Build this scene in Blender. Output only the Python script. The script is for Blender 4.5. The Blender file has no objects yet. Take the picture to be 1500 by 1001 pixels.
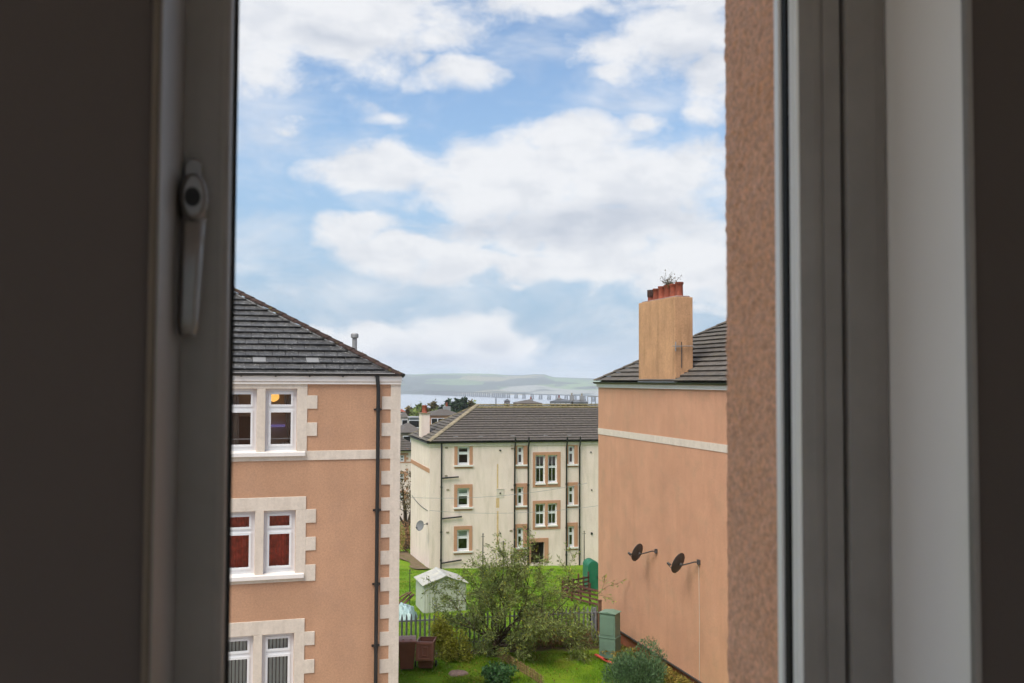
import bpy, math, random
import numpy as np
from mathutils import Matrix, Vector

R = math.radians
scene = bpy.context.scene
C = scene.collection
random.seed(7)
HAZE = 0.00016

# ------------------------------------------------------------------ camera
FPX, CX, CY = 1417.0, 750.0, 500.5
PITCH, ROLL = R(2.283), R(0.22)
cam_d = bpy.data.cameras.new('camera')
cam_d.lens = 36.0 * FPX / 1500.0
cam_d.sensor_width = 36.0
cam_d.clip_start = 0.02
cam_d.clip_end = 40000
cam_d.dof.use_dof = True
cam_d.dof.focus_distance = 38.0
cam_d.dof.aperture_fstop = 9.0
cam = bpy.data.objects.new('camera', cam_d)
CAMR = Matrix.Rotation(R(90) + PITCH, 4, 'X') @ Matrix.Rotation(ROLL, 4, 'Z')
cam.matrix_world = CAMR
C.objects.link(cam)
scene.camera = cam
CAM3 = CAMR.to_3x3()

# ------------------------------------------------------------------ sky, sun, exposure
SUN_EL, SUN_AZ = R(58), R(-143)      # azimuth measured from +Y towards +X
world = bpy.data.worlds.new('World'); scene.world = world
world.use_nodes = True
wt = world.node_tree; wn = wt.nodes; wl = wt.links
wn.clear()
def N(t, **kw):
    n = wn.new(t)
    for k, v in kw.items(): setattr(n, k, v)
    return n
def wmath(op, a, b=None, c=None, clamp=False):
    n = N('ShaderNodeMath', operation=op, use_clamp=clamp)
    for i, s in enumerate((a, b, c)):
        if s is None: continue
        if isinstance(s, (int, float)): n.inputs[i].default_value = s
        else: wl.new(s, n.inputs[i])
    return n.outputs[0]
def wramp(v, lo, hi, a=0.0, b=1.0, smooth=True):
    n = N('ShaderNodeMapRange', interpolation_type='SMOOTHSTEP' if smooth else 'LINEAR')
    wl.new(v, n.inputs[0])
    for i, s in enumerate((lo, hi, a, b)): n.inputs[1 + i].default_value = s
    return n.outputs[0]
sky = N('ShaderNodeTexSky', sky_type='NISHITA', sun_disc=False, sun_elevation=SUN_EL,
        sun_rotation=SUN_AZ, altitude=60, air_density=1.0, dust_density=.7, ozone_density=1.3)
tc = N('ShaderNodeTexCoord')
sx = N('ShaderNodeSeparateXYZ'); wl.new(tc.outputs['Generated'], sx.inputs[0])
AZ = wmath('ARCTAN2', sx.outputs[0], sx.outputs[1]); EL = wmath('ARCSINE', sx.outputs[2])
def wnoise(scale, detail, rough, loc=(0, 0, 0), sc=(1, 1, 1.5), dist=0.0):
    mp = N('ShaderNodeMapping'); wl.new(tc.outputs['Generated'], mp.inputs[0])
    mp.inputs['Location'].default_value = loc; mp.inputs['Scale'].default_value = sc
    n = N('ShaderNodeTexNoise'); wl.new(mp.outputs[0], n.inputs['Vector'])
    n.inputs['Scale'].default_value = scale; n.inputs['Detail'].default_value = detail
    n.inputs['Roughness'].default_value = rough; n.inputs['Distortion'].default_value = dist
    return n
warp = wnoise(9, 2, .55, (3.1, 1.7, .4))
wsub = N('ShaderNodeVectorMath', operation='SUBTRACT'); wl.new(warp.outputs['Color'], wsub.inputs[0]); wsub.inputs[1].default_value = (.5, .5, .5)
wsc = N('ShaderNodeVectorMath', operation='SCALE'); wl.new(wsub.outputs[0], wsc.inputs[0]); wsc.inputs['Scale'].default_value = 0.075
cmb = N('ShaderNodeCombineXYZ'); wl.new(AZ, cmb.inputs[0]); wl.new(EL, cmb.inputs[1])
wad = N('ShaderNodeVectorMath', operation='ADD'); wl.new(cmb.outputs[0], wad.inputs[0]); wl.new(wsc.outputs[0], wad.inputs[1])
flat = N('ShaderNodeVectorMath', operation='MULTIPLY'); wl.new(wad.outputs[0], flat.inputs[0]); flat.inputs[1].default_value = (1, 1, 0)
def cloud_field(blobs):
    out = None
    for (px, py, rx, ry, wgt) in blobs:
        u = (px - 750) / FPX; az = math.atan(u); el = math.atan((557 - py) / FPX / math.sqrt(1 + u * u))
        s = N('ShaderNodeVectorMath', operation='SUBTRACT'); wl.new(flat.outputs[0], s.inputs[0]); s.inputs[1].default_value = (az, el, 0)
        m = N('ShaderNodeVectorMath', operation='MULTIPLY'); wl.new(s.outputs[0], m.inputs[0]); m.inputs[1].default_value = (FPX / rx, FPX / ry, 0)
        l = N('ShaderNodeVectorMath', operation='LENGTH'); wl.new(m.outputs[0], l.inputs[0])
        f = wmath('SUBTRACT', wgt, l.outputs['Value'])
        out = f if out is None else wmath('MAXIMUM', out, f)
    return out
BLOBS = [(470, 15, 260, 85, .95), (385, 80, 95, 55, .85), (655, 98, 95, 36, .75), (600, 75, 60, 30, .6), (545, 160, 120, 45, .42), (425, 168, 110, 55, .26),
         (560, 238, 130, 52, .95), (740, 262, 210, 75, 1.0), (830, 215, 110, 60, .9), (945, 258, 150, 78, 1.0), (850, 330, 240, 75, 1.0),
         (530, 335, 105, 45, .75), (610, 372, 140, 42, .85), (800, 395, 270, 42, .9), (1010, 385, 140, 75, .95),
         (665, 500, 140, 58, .95), (545, 505, 130, 45, .85), (725, 497, 85, 48, .8), (640, 530, 220, 30, .6), (480, 490, 80, 35, .5),
         (1000, 45, 150, 75, .95), (900, 85, 75, 40, .5), (830, 0, 210, 32, .7), (1045, 105, 90, 60, .8), (945, 165, 70, 45, .45), (735, 430, 60, 22, .3),
         (620, -70, 420, 90, .9), (1050, -60, 300, 90, .9), (1010, 450, 140, 40, .45), (895, 490, 60, 24, .25)]
blobf = wmath('MAXIMUM', cloud_field(BLOBS), -0.75)
big = wnoise(2.6, 2, .5, (.3, 2.2, 1.1), (1, 1, 2.2))
inside = wmath('MULTIPLY', wramp(wmath('ABSOLUTE', AZ), .32, .48, 1, 0), wramp(EL, .36, .50, 1, 0))
other = wramp(big.outputs['Fac'], .36, .66, -.7, .8, False)
fieldmix = N('ShaderNodeMix'); wl.new(inside, fieldmix.inputs[0]); wl.new(other, fieldmix.inputs[2]); wl.new(blobf, fieldmix.inputs[3])
fine = wnoise(12, 8, .62, (0, 0, 0), (1, 1, 1.7), .25)
det = wmath('MULTIPLY', wmath('SUBTRACT', fine.outputs['Fac'], .5), 1.9)
dens = wramp(wmath('ADD', fieldmix.outputs[0], det), -.15, .47)
wisp = wmath('MULTIPLY', wramp(wnoise(7, 4, .60, (5, 2, 8), (1, 1, 2.4), .4).outputs['Fac'], .37, .76), .70)
dens = wmath('MAXIMUM', dens, wisp)
GREY = [(840, 325, 250, 38, 1), (930, 305, 130, 30, .9), (650, 525, 150, 22, 1), (720, 505, 60, 20, .7), (480, 45, 200, 26, .5), (1010, 85, 110, 34, .9)]
gf = wramp(cloud_field(GREY), -.15, .75)
sh = wnoise(16, 4, .6, (2, 7, 3), (1, 1, 2.0))
shade = wmath('ADD', wmath('MULTIPLY', gf, .6), wmath('MULTIPLY', wramp(sh.outputs['Fac'], .40, .68), .42), clamp=True)
ccol = N('ShaderNodeMix', data_type='RGBA'); wl.new(shade, ccol.inputs[0])
ccol.inputs[6].default_value = (5.15, 5.2, 5.35, 1); ccol.inputs[7].default_value = (3.35, 3.6, 4.1, 1)
tint = N('ShaderNodeMix', data_type='RGBA', blend_type='MULTIPLY'); tint.inputs[0].default_value = 1.0
wl.new(sky.outputs[0], tint.inputs[6]); tint.inputs[7].default_value = (.93, .98, 1.0, 1)
veil = N('ShaderNodeMix', data_type='RGBA'); wl.new(wramp(EL, .02, .34, .9, 0.0), veil.inputs[0]); wl.new(tint.outputs[2], veil.inputs[6]); veil.inputs[7].default_value = (1.85, 2.72, 3.85, 1)
skyc = N('ShaderNodeMix', data_type='RGBA'); wl.new(wmath('MULTIPLY', dens, .96), skyc.inputs[0]); wl.new(veil.outputs[2], skyc.inputs[6]); wl.new(ccol.outputs[2], skyc.inputs[7])
bg = N('ShaderNodeBackground'); bg.inputs[1].default_value = 0.117
wl.new(skyc.outputs[2], bg.inputs[0])
wo = N('ShaderNodeOutputWorld'); wl.new(bg.outputs[0], wo.inputs[0])

sun_d = bpy.data.lights.new('sun', 'SUN'); sun_d.energy = 3.0; sun_d.angle = R(38); sun_d.color = (1.0, .93, .83)
sun = bpy.data.objects.new('sun', sun_d); C.objects.link(sun)
sdir = Vector((math.sin(SUN_AZ) * math.cos(SUN_EL), math.cos(SUN_AZ) * math.cos(SUN_EL), math.sin(SUN_EL)))
sun.rotation_euler = sdir.to_track_quat('Z', 'Y').to_euler()

vs = scene.view_settings
scene.display_settings.display_device = 'sRGB'
vs.view_transform = 'Standard'; vs.look = 'None'; vs.exposure = 0.585; vs.gamma = 1.0; vs.use_curve_mapping = False
scene.cycles.use_denoising = True
scene.cycles.denoiser = 'OPENIMAGEDENOISE'
scene.cycles.max_bounces = 8
scene.cycles.diffuse_bounces = 5
scene.cycles.use_adaptive_sampling = True
scene.cycles.adaptive_threshold = 0.03
scene.cycles.transparent_max_bounces = 16
scene.cycles.volume_bounces = 1
scene.cycles.sample_clamp_indirect = 6.0

# ------------------------------------------------------------------ helpers
def ray(px, py):
    d = CAM3 @ Vector(((px - CX) / FPX, -(py - CY) / FPX, -1.0))
    return d
def at(px, py, Y):
    d = ray(px, py); return d * (Y / d.y)
class Frame:
    """a local frame turned by rot (degrees) about z; front plane is local y = 0"""
    def __init__(s, x, y, z, rot):
        s.o = Vector((x, y, z)); s.rot = R(rot)
        s.ux = Vector((math.cos(s.rot), math.sin(s.rot), 0)); s.uy = Vector((-math.sin(s.rot), math.cos(s.rot), 0))
    def pl(s, px, py, ly=0.0):
        d = ray(px, py); t = (ly + s.o.dot(s.uy)) / d.dot(s.uy); p = d * t - s.o
        return p.dot(s.ux), p.z
    def side(s, px, py, lx=0.0):
        d = ray(px, py); t = (lx + s.o.dot(s.ux)) / d.dot(s.ux); p = d * t - s.o
        return p.dot(s.uy), p.z
    def w(s, x, y, z): return s.o + s.ux * x + s.uy * y + Vector((0, 0, z))
def gz(x, y):
    z = float(np.interp(y, [-50, 35, 64, 150, 300, 600, 950, 20000], [-9.3, -9.3, -12.3, -17, -22, -38, -63, -66]))
    return z
def empty(name, loc, rz=0.0, label=None, cat=None, group=None, kind=None):
    o = bpy.data.objects.new(name, None); C.objects.link(o); o.location = loc; o.rotation_euler = (0, 0, rz)
    o.empty_display_size = .2
    return tag(o, label, cat, group, kind)
def tag(o, label=None, cat=None, group=None, kind=None):
    if label: o['label'] = label
    if cat: o['category'] = cat
    if group: o['group'] = group
    if kind: o['kind'] = kind
    return o
class MB:
    def __init__(s): s.v = []; s.f = []
    def add(s, vs_, fs):
        k = len(s.v); s.v += [tuple(p) for p in vs_]; s.f += [tuple(i + k for i in f) for f in fs]; return s
    def quad(s, a, b, c, d): return s.add([a, b, c, d], [(0, 1, 2, 3)])
    def box(s, x0, x1, y0, y1, z0, z1):
        return s.add([(x0, y0, z0), (x1, y0, z0), (x1, y1, z0), (x0, y1, z0), (x0, y0, z1), (x1, y0, z1), (x1, y1, z1), (x0, y1, z1)],
                     [(0, 3, 2, 1), (4, 5, 6, 7), (0, 1, 5, 4), (1, 2, 6, 5), (2, 3, 7, 6), (3, 0, 4, 7)])
    def prism(s, poly, axis, a, b):
        """poly: list of 2-D points; extruded along axis ('x','y','z') from a to b"""
        def P(p, t): return {'x': (t, p[0], p[1]), 'y': (p[0], t, p[1]), 'z': (p[0], p[1], t)}[axis]
        n = len(poly)
        return s.add([P(p, a) for p in poly] + [P(p, b) for p in poly],
                     [tuple(range(n))[::-1], tuple(range(n, 2 * n))] + [(i, (i + 1) % n, n + (i + 1) % n, n + i) for i in range(n)])
    def sweep(s, poly, axis, a, b):
        """open strip"""
        def P(p, t): return {'x': (t, p[0], p[1]), 'y': (p[0], t, p[1]), 'z': (p[0], p[1], t)}[axis]
        n = len(poly)
        return s.add([P(p, a) for p in poly] + [P(p, b) for p in poly], [(i, i + 1, n + i + 1, n + i) for i in range(n - 1)])
    def tube(s, pts, r, n=8, cap=True):
        pts = [Vector(p) for p in pts]
        rs = r if isinstance(r, (list, tuple)) else [r] * len(pts)
        k = len(s.v); up0 = None
        for i, p in enumerate(pts):
            t = (pts[min(i + 1, len(pts) - 1)] - pts[max(i - 1, 0)])
            t = t.normalized() if t.length > 1e-9 else Vector((0, 0, 1))
            if up0 is None: up0 = Vector((1, 0, 0)) if abs(t.x) < .8 else Vector((0, 1, 0))
            a = (up0 - t * up0.dot(t)); a = a.normalized() if a.length > 1e-6 else t.orthogonal().normalized()
            b = t.cross(a); up0 = a
            for j in range(n):
                an = 2 * math.pi * j / n; s.v.append(tuple(p + (a * math.cos(an) + b * math.sin(an)) * rs[i]))
        m = len(pts)
        for i in range(m - 1):
            for j in range(n):
                s.f.append((k + i * n + j, k + i * n + (j + 1) % n, k + (i + 1) * n + (j + 1) % n, k + (i + 1) * n + j))
        if cap:
            s.f.append(tuple(k + j for j in range(n))[::-1]); s.f.append(tuple(k + (m - 1) * n + j for j in range(n)))
        return s
    def lathe(s, prof, n=14, o=(0, 0, 0), cap=True):
        k = len(s.v); m = len(prof)
        for r, z in prof:
            for j in range(n):
                a = 2 * math.pi * j / n; s.v.append((o[0] + r * math.cos(a), o[1] + r * math.sin(a), o[2] + z))
        for i in range(m - 1):
            for j in range(n):
                s.f.append((k + i * n + j, k + i * n + (j + 1) % n, k + (i + 1) * n + (j + 1) % n, k + (i + 1) * n + j))
        if cap:
            s.f.append(tuple(k + j for j in range(n))[::-1]); s.f.append(tuple(k + (m - 1) * n + j for j in range(n)))
        return s
    def mesh(s, name, mat):
        me = bpy.data.meshes.new(name); me.from_pydata(s.v, [], s.f); me.update()
        if mat: me.materials.append(mat)
        return me
    def build(s, name, mat, parent=None, smooth=False, bevel=0, loc=None, matrix=None):
        o = bpy.data.objects.new(name, s.mesh(name, mat)); C.objects.link(o)
        if parent: o.parent = parent
        if loc is not None: o.location = loc
        if matrix is not None: o.matrix_local = matrix
        if smooth:
            o.data.shade_smooth()
            try: o.data.set_sharp_from_angle(angle=R(38))
            except Exception: pass
        if bevel:
            b = o.modifiers.new('bevel', 'BEVEL'); b.width = bevel; b.segments = 2; b.limit_method = 'ANGLE'; b.angle_limit = R(40)
        return o
def inst(me, name, parent=None, loc=(0, 0, 0), rot=(0, 0, 0), scale=(1, 1, 1)):
    o = bpy.data.objects.new(name, me); C.objects.link(o)
    if parent: o.parent = parent
    o.location = loc; o.rotation_euler = rot; o.scale = scale
    return o

# ------------------------------------------------------------------ materials
def mat(name, col, rough=.7, var=.12, nscale=3.0, bump=0.0, bscale=60.0, spec=.3, col2=None, c2scale=1.0, c2lo=.5, c2hi=.7,
        metal=0.0, rand=0.0, island=0.0, trans=0.0, streak=0.0, streak_col=None, coat=0.0, bdist=.01, grain=0.0, sf=(2.6, 2.6, .42)):
    m = bpy.data.materials.new(name); m.use_nodes = True
    nt = m.node_tree; n = nt.nodes; l = nt.links
    b = n['Principled BSDF']; b.inputs['Roughness'].default_value = rough
    b.inputs['Specular IOR Level'].default_value = spec; b.inputs['Metallic'].default_value = metal
    b.inputs['Coat Weight'].default_value = coat; b.inputs['Coat Roughness'].default_value = .16; b.inputs['Coat IOR'].default_value = 2.5
    t = n.new('ShaderNodeTexCoord'); OBJ = t.outputs['Object']
    if rand:
        o_i = n.new('ShaderNodeObjectInfo'); sc_ = n.new('ShaderNodeVectorMath'); sc_.operation = 'SCALE'; sc_.inputs[0].default_value = (37, 71, 53); l.new(o_i.outputs['Random'], sc_.inputs['Scale'])
        ad_ = n.new('ShaderNodeVectorMath'); ad_.operation = 'ADD'; l.new(OBJ, ad_.inputs[0]); l.new(sc_.outputs[0], ad_.inputs[1]); OBJ = ad_.outputs[0]
    def noise(sc, det=5, ro=.6, scale3=None):
        x = n.new('ShaderNodeTexNoise'); x.inputs['Scale'].default_value = sc; x.inputs['Detail'].default_value = det; x.inputs['Roughness'].default_value = ro
        if scale3:
            mp = n.new('ShaderNodeMapping'); mp.inputs['Scale'].default_value = scale3; l.new(OBJ, mp.inputs[0]); l.new(mp.outputs[0], x.inputs['Vector'])
        else: l.new(OBJ, x.inputs['Vector'])
        return x
    def mixc(f, a, bb, mode='MIX'):
        x = n.new('ShaderNodeMix'); x.data_type = 'RGBA'; x.blend_type = mode
        for s, i in ((f, 0), (a, 6), (bb, 7)):
            if isinstance(s, (int, float)): x.inputs[i].default_value = s
            elif isinstance(s, tuple): x.inputs[i].default_value = (*s[:3], 1)
            else: l.new(s, x.inputs[i])
        return x.outputs[2]
    def rng(v, lo, hi, a=0, bb=1):
        x = n.new('ShaderNodeMapRange'); l.new(v, x.inputs[0])
        for i, s in enumerate((lo, hi, a, bb)): x.inputs[1 + i].default_value = s
        return x.outputs[0]
    cur = tuple(col)
    if col2 is not None:
        cur = mixc(rng(noise(c2scale, 6, .65).outputs['Fac'], c2lo, c2hi), cur, tuple(col2))
    if var:
        f = rng(noise(nscale).outputs['Fac'], .3, .7, 1 - var, 1 + var)
        cur = mixc(1.0, cur, f, 'MULTIPLY')
    if streak:
        f = rng(noise(1.0, 5, .6, sf).outputs['Fac'], .47, .72, 0, streak)
        cur = mixc(f, cur, tuple(streak_col or (c * .45 for c in col)))
    if grain:
        cur = mixc(1.0, cur, rng(noise(24, 3, .7).outputs['Fac'], .3, .7, 1 - grain, 1 + grain), 'MULTIPLY')
    if rand:
        oi = n.new('ShaderNodeObjectInfo'); cur = mixc(1.0, cur, rng(oi.outputs['Random'], 0, 1, 1 - rand, 1 + rand), 'MULTIPLY')
    if island:
        ge = n.new('ShaderNodeNewGeometry'); cur = mixc(1.0, cur, rng(ge.outputs['Random Per Island'], 0, 1, 1 - island, 1 + island), 'MULTIPLY')
    if isinstance(cur, tuple): b.inputs['Base Color'].default_value = (*cur, 1)
    else: l.new(cur, b.inputs['Base Color'])
    if bump:
        bp = n.new('ShaderNodeBump'); bp.inputs['Strength'].default_value = bump; bp.inputs['Distance'].default_value = bdist
        l.new(noise(bscale, 4, .6).outputs['Fac'], bp.inputs['Height']); l.new(bp.outputs[0], b.inputs['Normal'])
    if trans:
        tr = n.new('ShaderNodeBsdfTranslucent'); mx = n.new('ShaderNodeMixShader'); mx.inputs[0].default_value = trans
        if isinstance(cur, tuple): tr.inputs[0].default_value = (*cur, 1)
        else: l.new(cur, tr.inputs[0])
        l.new(b.outputs[0], mx.inputs[1]); l.new(tr.outputs[0], mx.inputs[2]); l.new(mx.outputs[0], n['Material Output'].inputs[0])
    return m
def glass_mat(name, tint=(.9, .93, .92), ior=1.6):
    m = bpy.data.materials.new(name); m.use_nodes = True; n = m.node_tree.nodes; l = m.node_tree.links; n.clear()
    tr = n.new('ShaderNodeBsdfTransparent'); tr.inputs[0].default_value = (*tint, 1)
    gl = n.new('ShaderNodeBsdfGlossy'); gl.inputs['Roughness'].default_value = .02; gl.inputs[0].default_value = (1, 1, 1, 1)
    fr = n.new('ShaderNodeFresnel'); fr.inputs[0].default_value = ior
    bo = n.new('ShaderNodeBump'); bo.inputs['Strength'].default_value = .03; nz = n.new('ShaderNodeTexNoise'); nz.inputs['Scale'].default_value = 2.2
    l.new(nz.outputs['Fac'], bo.inputs['Height']); l.new(bo.outputs[0], gl.inputs['Normal'])
    mu = n.new('ShaderNodeMath'); mu.operation = 'MULTIPLY'; mu.inputs[1].default_value = 1.5; mu.use_clamp = True; l.new(fr.outputs[0], mu.inputs[0])
    mx = n.new('ShaderNodeMixShader'); l.new(mu.outputs[0], mx.inputs[0]); l.new(tr.outputs[0], mx.inputs[1]); l.new(gl.outputs[0], mx.inputs[2])
    o = n.new('ShaderNodeOutputMaterial'); l.new(mx.outputs[0], o.inputs[0])
    return m
def emis_mat(name, col, s):
    m = bpy.data.materials.new(name); m.use_nodes = True; n = m.node_tree.nodes; l = m.node_tree.links; n.clear()
    e = n.new('ShaderNodeEmission'); e.inputs[0].default_value = (*col, 1); e.inputs[1].default_value = s
    nz = n.new('ShaderNodeTexNoise'); nz.inputs['Scale'].default_value = 25
    mp = n.new('ShaderNodeMapRange'); mp.inputs[3].default_value = s * .15; mp.inputs[4].default_value = s * 1.7; l.new(nz.outputs['Fac'], mp.inputs[0]); l.new(mp.outputs[0], e.inputs[1])
    o = n.new('ShaderNodeOutputMaterial'); l.new(e.outputs[0], o.inputs[0]); return m
M = {}
M['peach'] = mat('peach_render', (.465, .272, .170), .9, .08, .9, .35, 90, .15, streak=.34, streak_col=(.38, .215, .135), grain=.13, col2=(.43, .255, .165), c2scale=1.1, c2lo=.52, c2hi=.68)
M['peach_gable'] = mat('peach_gable_render', (.54, .292, .186), .9, .09, .8, .35, 80, .15, streak=.32, streak_col=(.40, .21, .125), col2=(.47, .275, .175), c2scale=1.3, c2lo=.5, c2hi=.7, grain=.13)
M['chimney_peach'] = mat('chimney_render', (.50, .285, .155), .9, .12, 1.4, .4, 60, .15, streak=.6, streak_col=(.27, .155, .085), grain=.15, sf=(3.5, 3.5, .55))
M['cream_trim'] = mat('cream_masonry_paint', (.62, .545, .465), .85, .07, 4, .2, 80, .2, streak=.36, streak_col=(.42, .35, .28), grain=.07, sf=(6, 6, .8))
M['cream_wall'] = mat('cream_render', (.77, .64, .57), .9, .04, .5, .3, 60, .15, streak=.5, streak_col=(.50, .42, .33), grain=.06, col2=(.72, .585, .51), c2scale=.35, c2lo=.5, c2hi=.7)
M['peach_trim'] = mat('peach_margin_paint', (.46, .245, .15), .85, .06, 3, .2, 80, .2)
M['white'] = mat('white_upvc', (.74, .75, .76), .35, .03, 5, 0, 60, .4)
M['white_paint'] = mat('white_gloss_paint', (.74, .70, .665), .4, .04, 4, .05, 60, .4, streak=.15, streak_col=(.5, .46, .40))
M['black'] = mat('black_plastic', (.012, .012, .013), .4, .2, 5, 0, 60, .5)
M['slate'] = mat('wet_grey_tile', (.066, .064, .063), .36, .3, 6, .4, 45, .5, rand=.22, col2=(.34, .34, .31), c2scale=19, c2lo=.585, c2hi=.65)
M['vent_tile'] = mat('pale_vent_tile', (.22, .22, .22), .5, .1, 9)
M['brown_tile'] = mat('brown_concrete_tile', (.10, .086, .076), .7, .3, 5, .5, 35, .3, rand=.10, col2=(.11, .095, .07), c2scale=3, c2lo=.5, c2hi=.75)
M['grey_tile'] = mat('weathered_brown_grey_tile', (.10, .086, .072), .7, .35, 4, .5, 30, .3, rand=.13, col2=(.15, .13, .085), c2scale=1.6, c2lo=.55, c2hi=.75)
M['moss_tile'] = mat('mossy_ridge_tile', (.19, .155, .09), .9, .3, 7, .6, 30, .15, rand=.2, col2=(.10, .10, .03), c2scale=6, c2lo=.5, c2hi=.62)
M['hip_red'] = mat('red_brown_hip_tile', (.042, .027, .023), .9, .5, 9, .6, 40, .15, rand=.25, col2=(.10, .085, .02), c2scale=5, c2lo=.58, c2hi=.68)
M['hip_cream'] = mat('buff_hip_tile', (.25, .21, .145), .9, .25, 7, .5, 30, .15, rand=.15)
M['pot'] = mat('terracotta_pot', (.25, .064, .036), .75, .25, 9, .2, 40, .25, rand=.18, col2=(.16, .05, .03), c2scale=5, c2lo=.5, c2hi=.7)
M['pot_dark'] = mat('sooted_pot', (.05, .025, .02), .8, .3, 9)
M['zinc'] = mat('grey_metal', (.30, .30, .30), .55, .15, 14, 0, 60, .5, metal=.3)
M['dark_metal'] = mat('dark_grey_metal', (.05, .045, .043), .55, .2, 9, 0, 60, .4)
M['dish_grey'] = mat('dish_grey_paint', (.16, .16, .165), .6, .1, 5)
M['plinth'] = mat('red_brown_plinth', (.26, .085, .040), .85, .2, 3, .3, 50, .2)
M['glass'] = glass_mat('window_glass')
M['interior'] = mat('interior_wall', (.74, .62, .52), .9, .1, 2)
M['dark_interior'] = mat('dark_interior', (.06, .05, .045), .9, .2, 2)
M['curtain_red'] = mat('red_curtain', (.72, .13, .08), .9, .35, 7, 0)
M['curtain_white'] = mat('net_curtain', (.42, .40, .37), .9, .1, 7, trans=.3)
M['blind'] = mat('grey_green_blind', (.72, .78, .72), .7, .05, 7)
M['lamp_on'] = emis_mat('lit_lamp', (1.0, .50, .12), .95)
M['screen'] = emis_mat('tv_screen', (.32, .26, .7), .25)
M['flat_black'] = mat('black_opening', (.01, .01, .01), .9, .1)  # flat black for flue mouths and far house panes
M['fence_steel'] = mat('galvanised_grey_steel', (.21, .215, .23), .5, .15, 9, 0, 60, .4, rand=.12)
M['wood_old'] = mat('weathered_brown_wood', (.15, .085, .055), .85, .3, 6, .3, 40, .2, rand=.2)
M['wood_red'] = mat('red_brown_stained_wood', (.105, .042, .032), .8, .3, 6, .2, 40, .2, rand=.2)
M['wicker'] = mat('dry_wicker', (.30, .21, .10), .9, .3, 6, 0, rand=.25)
M['bin'] = mat('brown_plastic', (.17, .068, .045), .42, .1, 4, .05, 60, .45)
M['bin_lid'] = mat('brown_plastic_lid', (.23, .10, .07), .4, .1, 4, .05, 60, .45)
M['shed'] = mat('pale_green_painted_steel', (.44, .47, .41), .5, .06, 3, 0, 60, .4, streak=.2, streak_col=(.36, .38, .30))
M['shed_roof'] = mat('cream_painted_steel', (.43, .43, .40), .5, .08, 3, 0, 60, .4, col2=(.5, .48, .38), c2scale=3)
M['cabinet'] = mat('grey_green_cabinet_paint', (.135, .22, .165), .5, .1, 3, .05, 60, .4, streak=.2)
M['green_plastic'] = mat('dark_green_plastic', (.018, .14, .075), .45, .1, 3, 0, 60, .4)
M['tarp'] = mat('pale_blue_tarpaulin', (.32, .45, .45), .5, .25, 8, .5, 12, .4)
M['stone'] = mat('pinkish_stone', (.27, .19, .16), .9, .25, 9, .6, 25, .2)
M['red_plank'] = mat('red_painted_plank', (.45, .07, .045), .7, .15, 9)
M['bark'] = mat('brown_bark', (.085, .062, .045), .95, .3, 20, .5, 40, .1)
M['leaf_willow'] = mat('willow_leaf', (.225, .28, .085), .6, 0, 1, 0, 1, .3, island=.55, trans=.4)
M['leaf_yellow'] = mat('yellow_green_leaf', (.42, .42, .06), .6, 0, 1, 0, 1, .3, island=.4, trans=.42)
M['leaf_grey'] = mat('grey_green_leaf', (.095, .17, .075), .6, 0, 1, 0, 1, .3, island=.5, trans=.25)
M['leaf_green'] = mat('dark_green_leaf', (.08, .19, .06), .55, 0, 1, 0, 1, .35, island=.45, trans=.25)
M['leaf_fern'] = mat('yellowing_fern', (.27, .21, .045), .7, 0, 1, 0, 1, .2, island=.6, trans=.3)
M['leaf_rust'] = mat('rusty_dead_foliage', (.36, .20, .11), .85, 0, 1, 0, 1, .1, island=.5, trans=.2)
M['leaf_dark'] = mat('conifer_leaf', (.035, .062, .030), .7, 0, 1, 0, 1, .2, island=.5, trans=.15)
M['leaf_autumn'] = mat('autumn_leaf', (.13, .10, .04), .7, 0, 1, 0, 1, .2, island=.6, trans=.2)
M['grassblade'] = mat('grass_blade', (.125, .24, .012), .6, .25, .4, 0, 1, .25, island=.35, trans=.3, col2=(.23, .245, .035), c2scale=.9, c2lo=.52, c2hi=.68)
# own house
M['reveal'] = mat('roughcast_peach', (.70, .36, .205), .5, .32, 170, 1.0, 230, .45, col2=(.72, .40, .26), c2scale=5, c2lo=.4, c2hi=.7, bdist=.004)
M['frame'] = mat('shaded_frame_plastic', (.205, .185, .17), .4, .09, 14, 0, 60, .4)  # pale frame darkened in its colour to stand for room-side shade
M['frame_white'] = mat('white_frame_edge', (.80, .80, .79), .4, .03, 4, 0, 60, .4, coat=.2)
M['gasket'] = mat('black_rubber', (.008, .008, .008), .6, .1, 9)
M['room_white'] = mat('room_white_paint', (.76, .73, .70), .8, .04, 3, .05, 90, .25)
M['shaded_room_wall'] = mat('shaded_wall_paint', (.072, .057, .050), .8, .04, 3, .05, 90, .25)  # window wall darkened in its paint to stand for shade; other walls stay white
M['gloss_reveal'] = mat('white_satin_board', (.86, .82, .79), .3, .03, 3, .03, 9, .5, coat=.25)
M['handle'] = mat('brushed_handle', (.17, .155, .145), .35, .08, 30, 0, 60, .5, metal=.5)
M['brown_seal'] = mat('brown_seal', (.11, .085, .062), .7, .1, 9)
M['zinc_stone'] = mat('bounce_paving', (.36, .315, .28), .9, .1, 3)
M['carpet'] = mat('beige_carpet', (.35, .30, .25), .95, .15, 30, .5, 200, .05)

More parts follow.
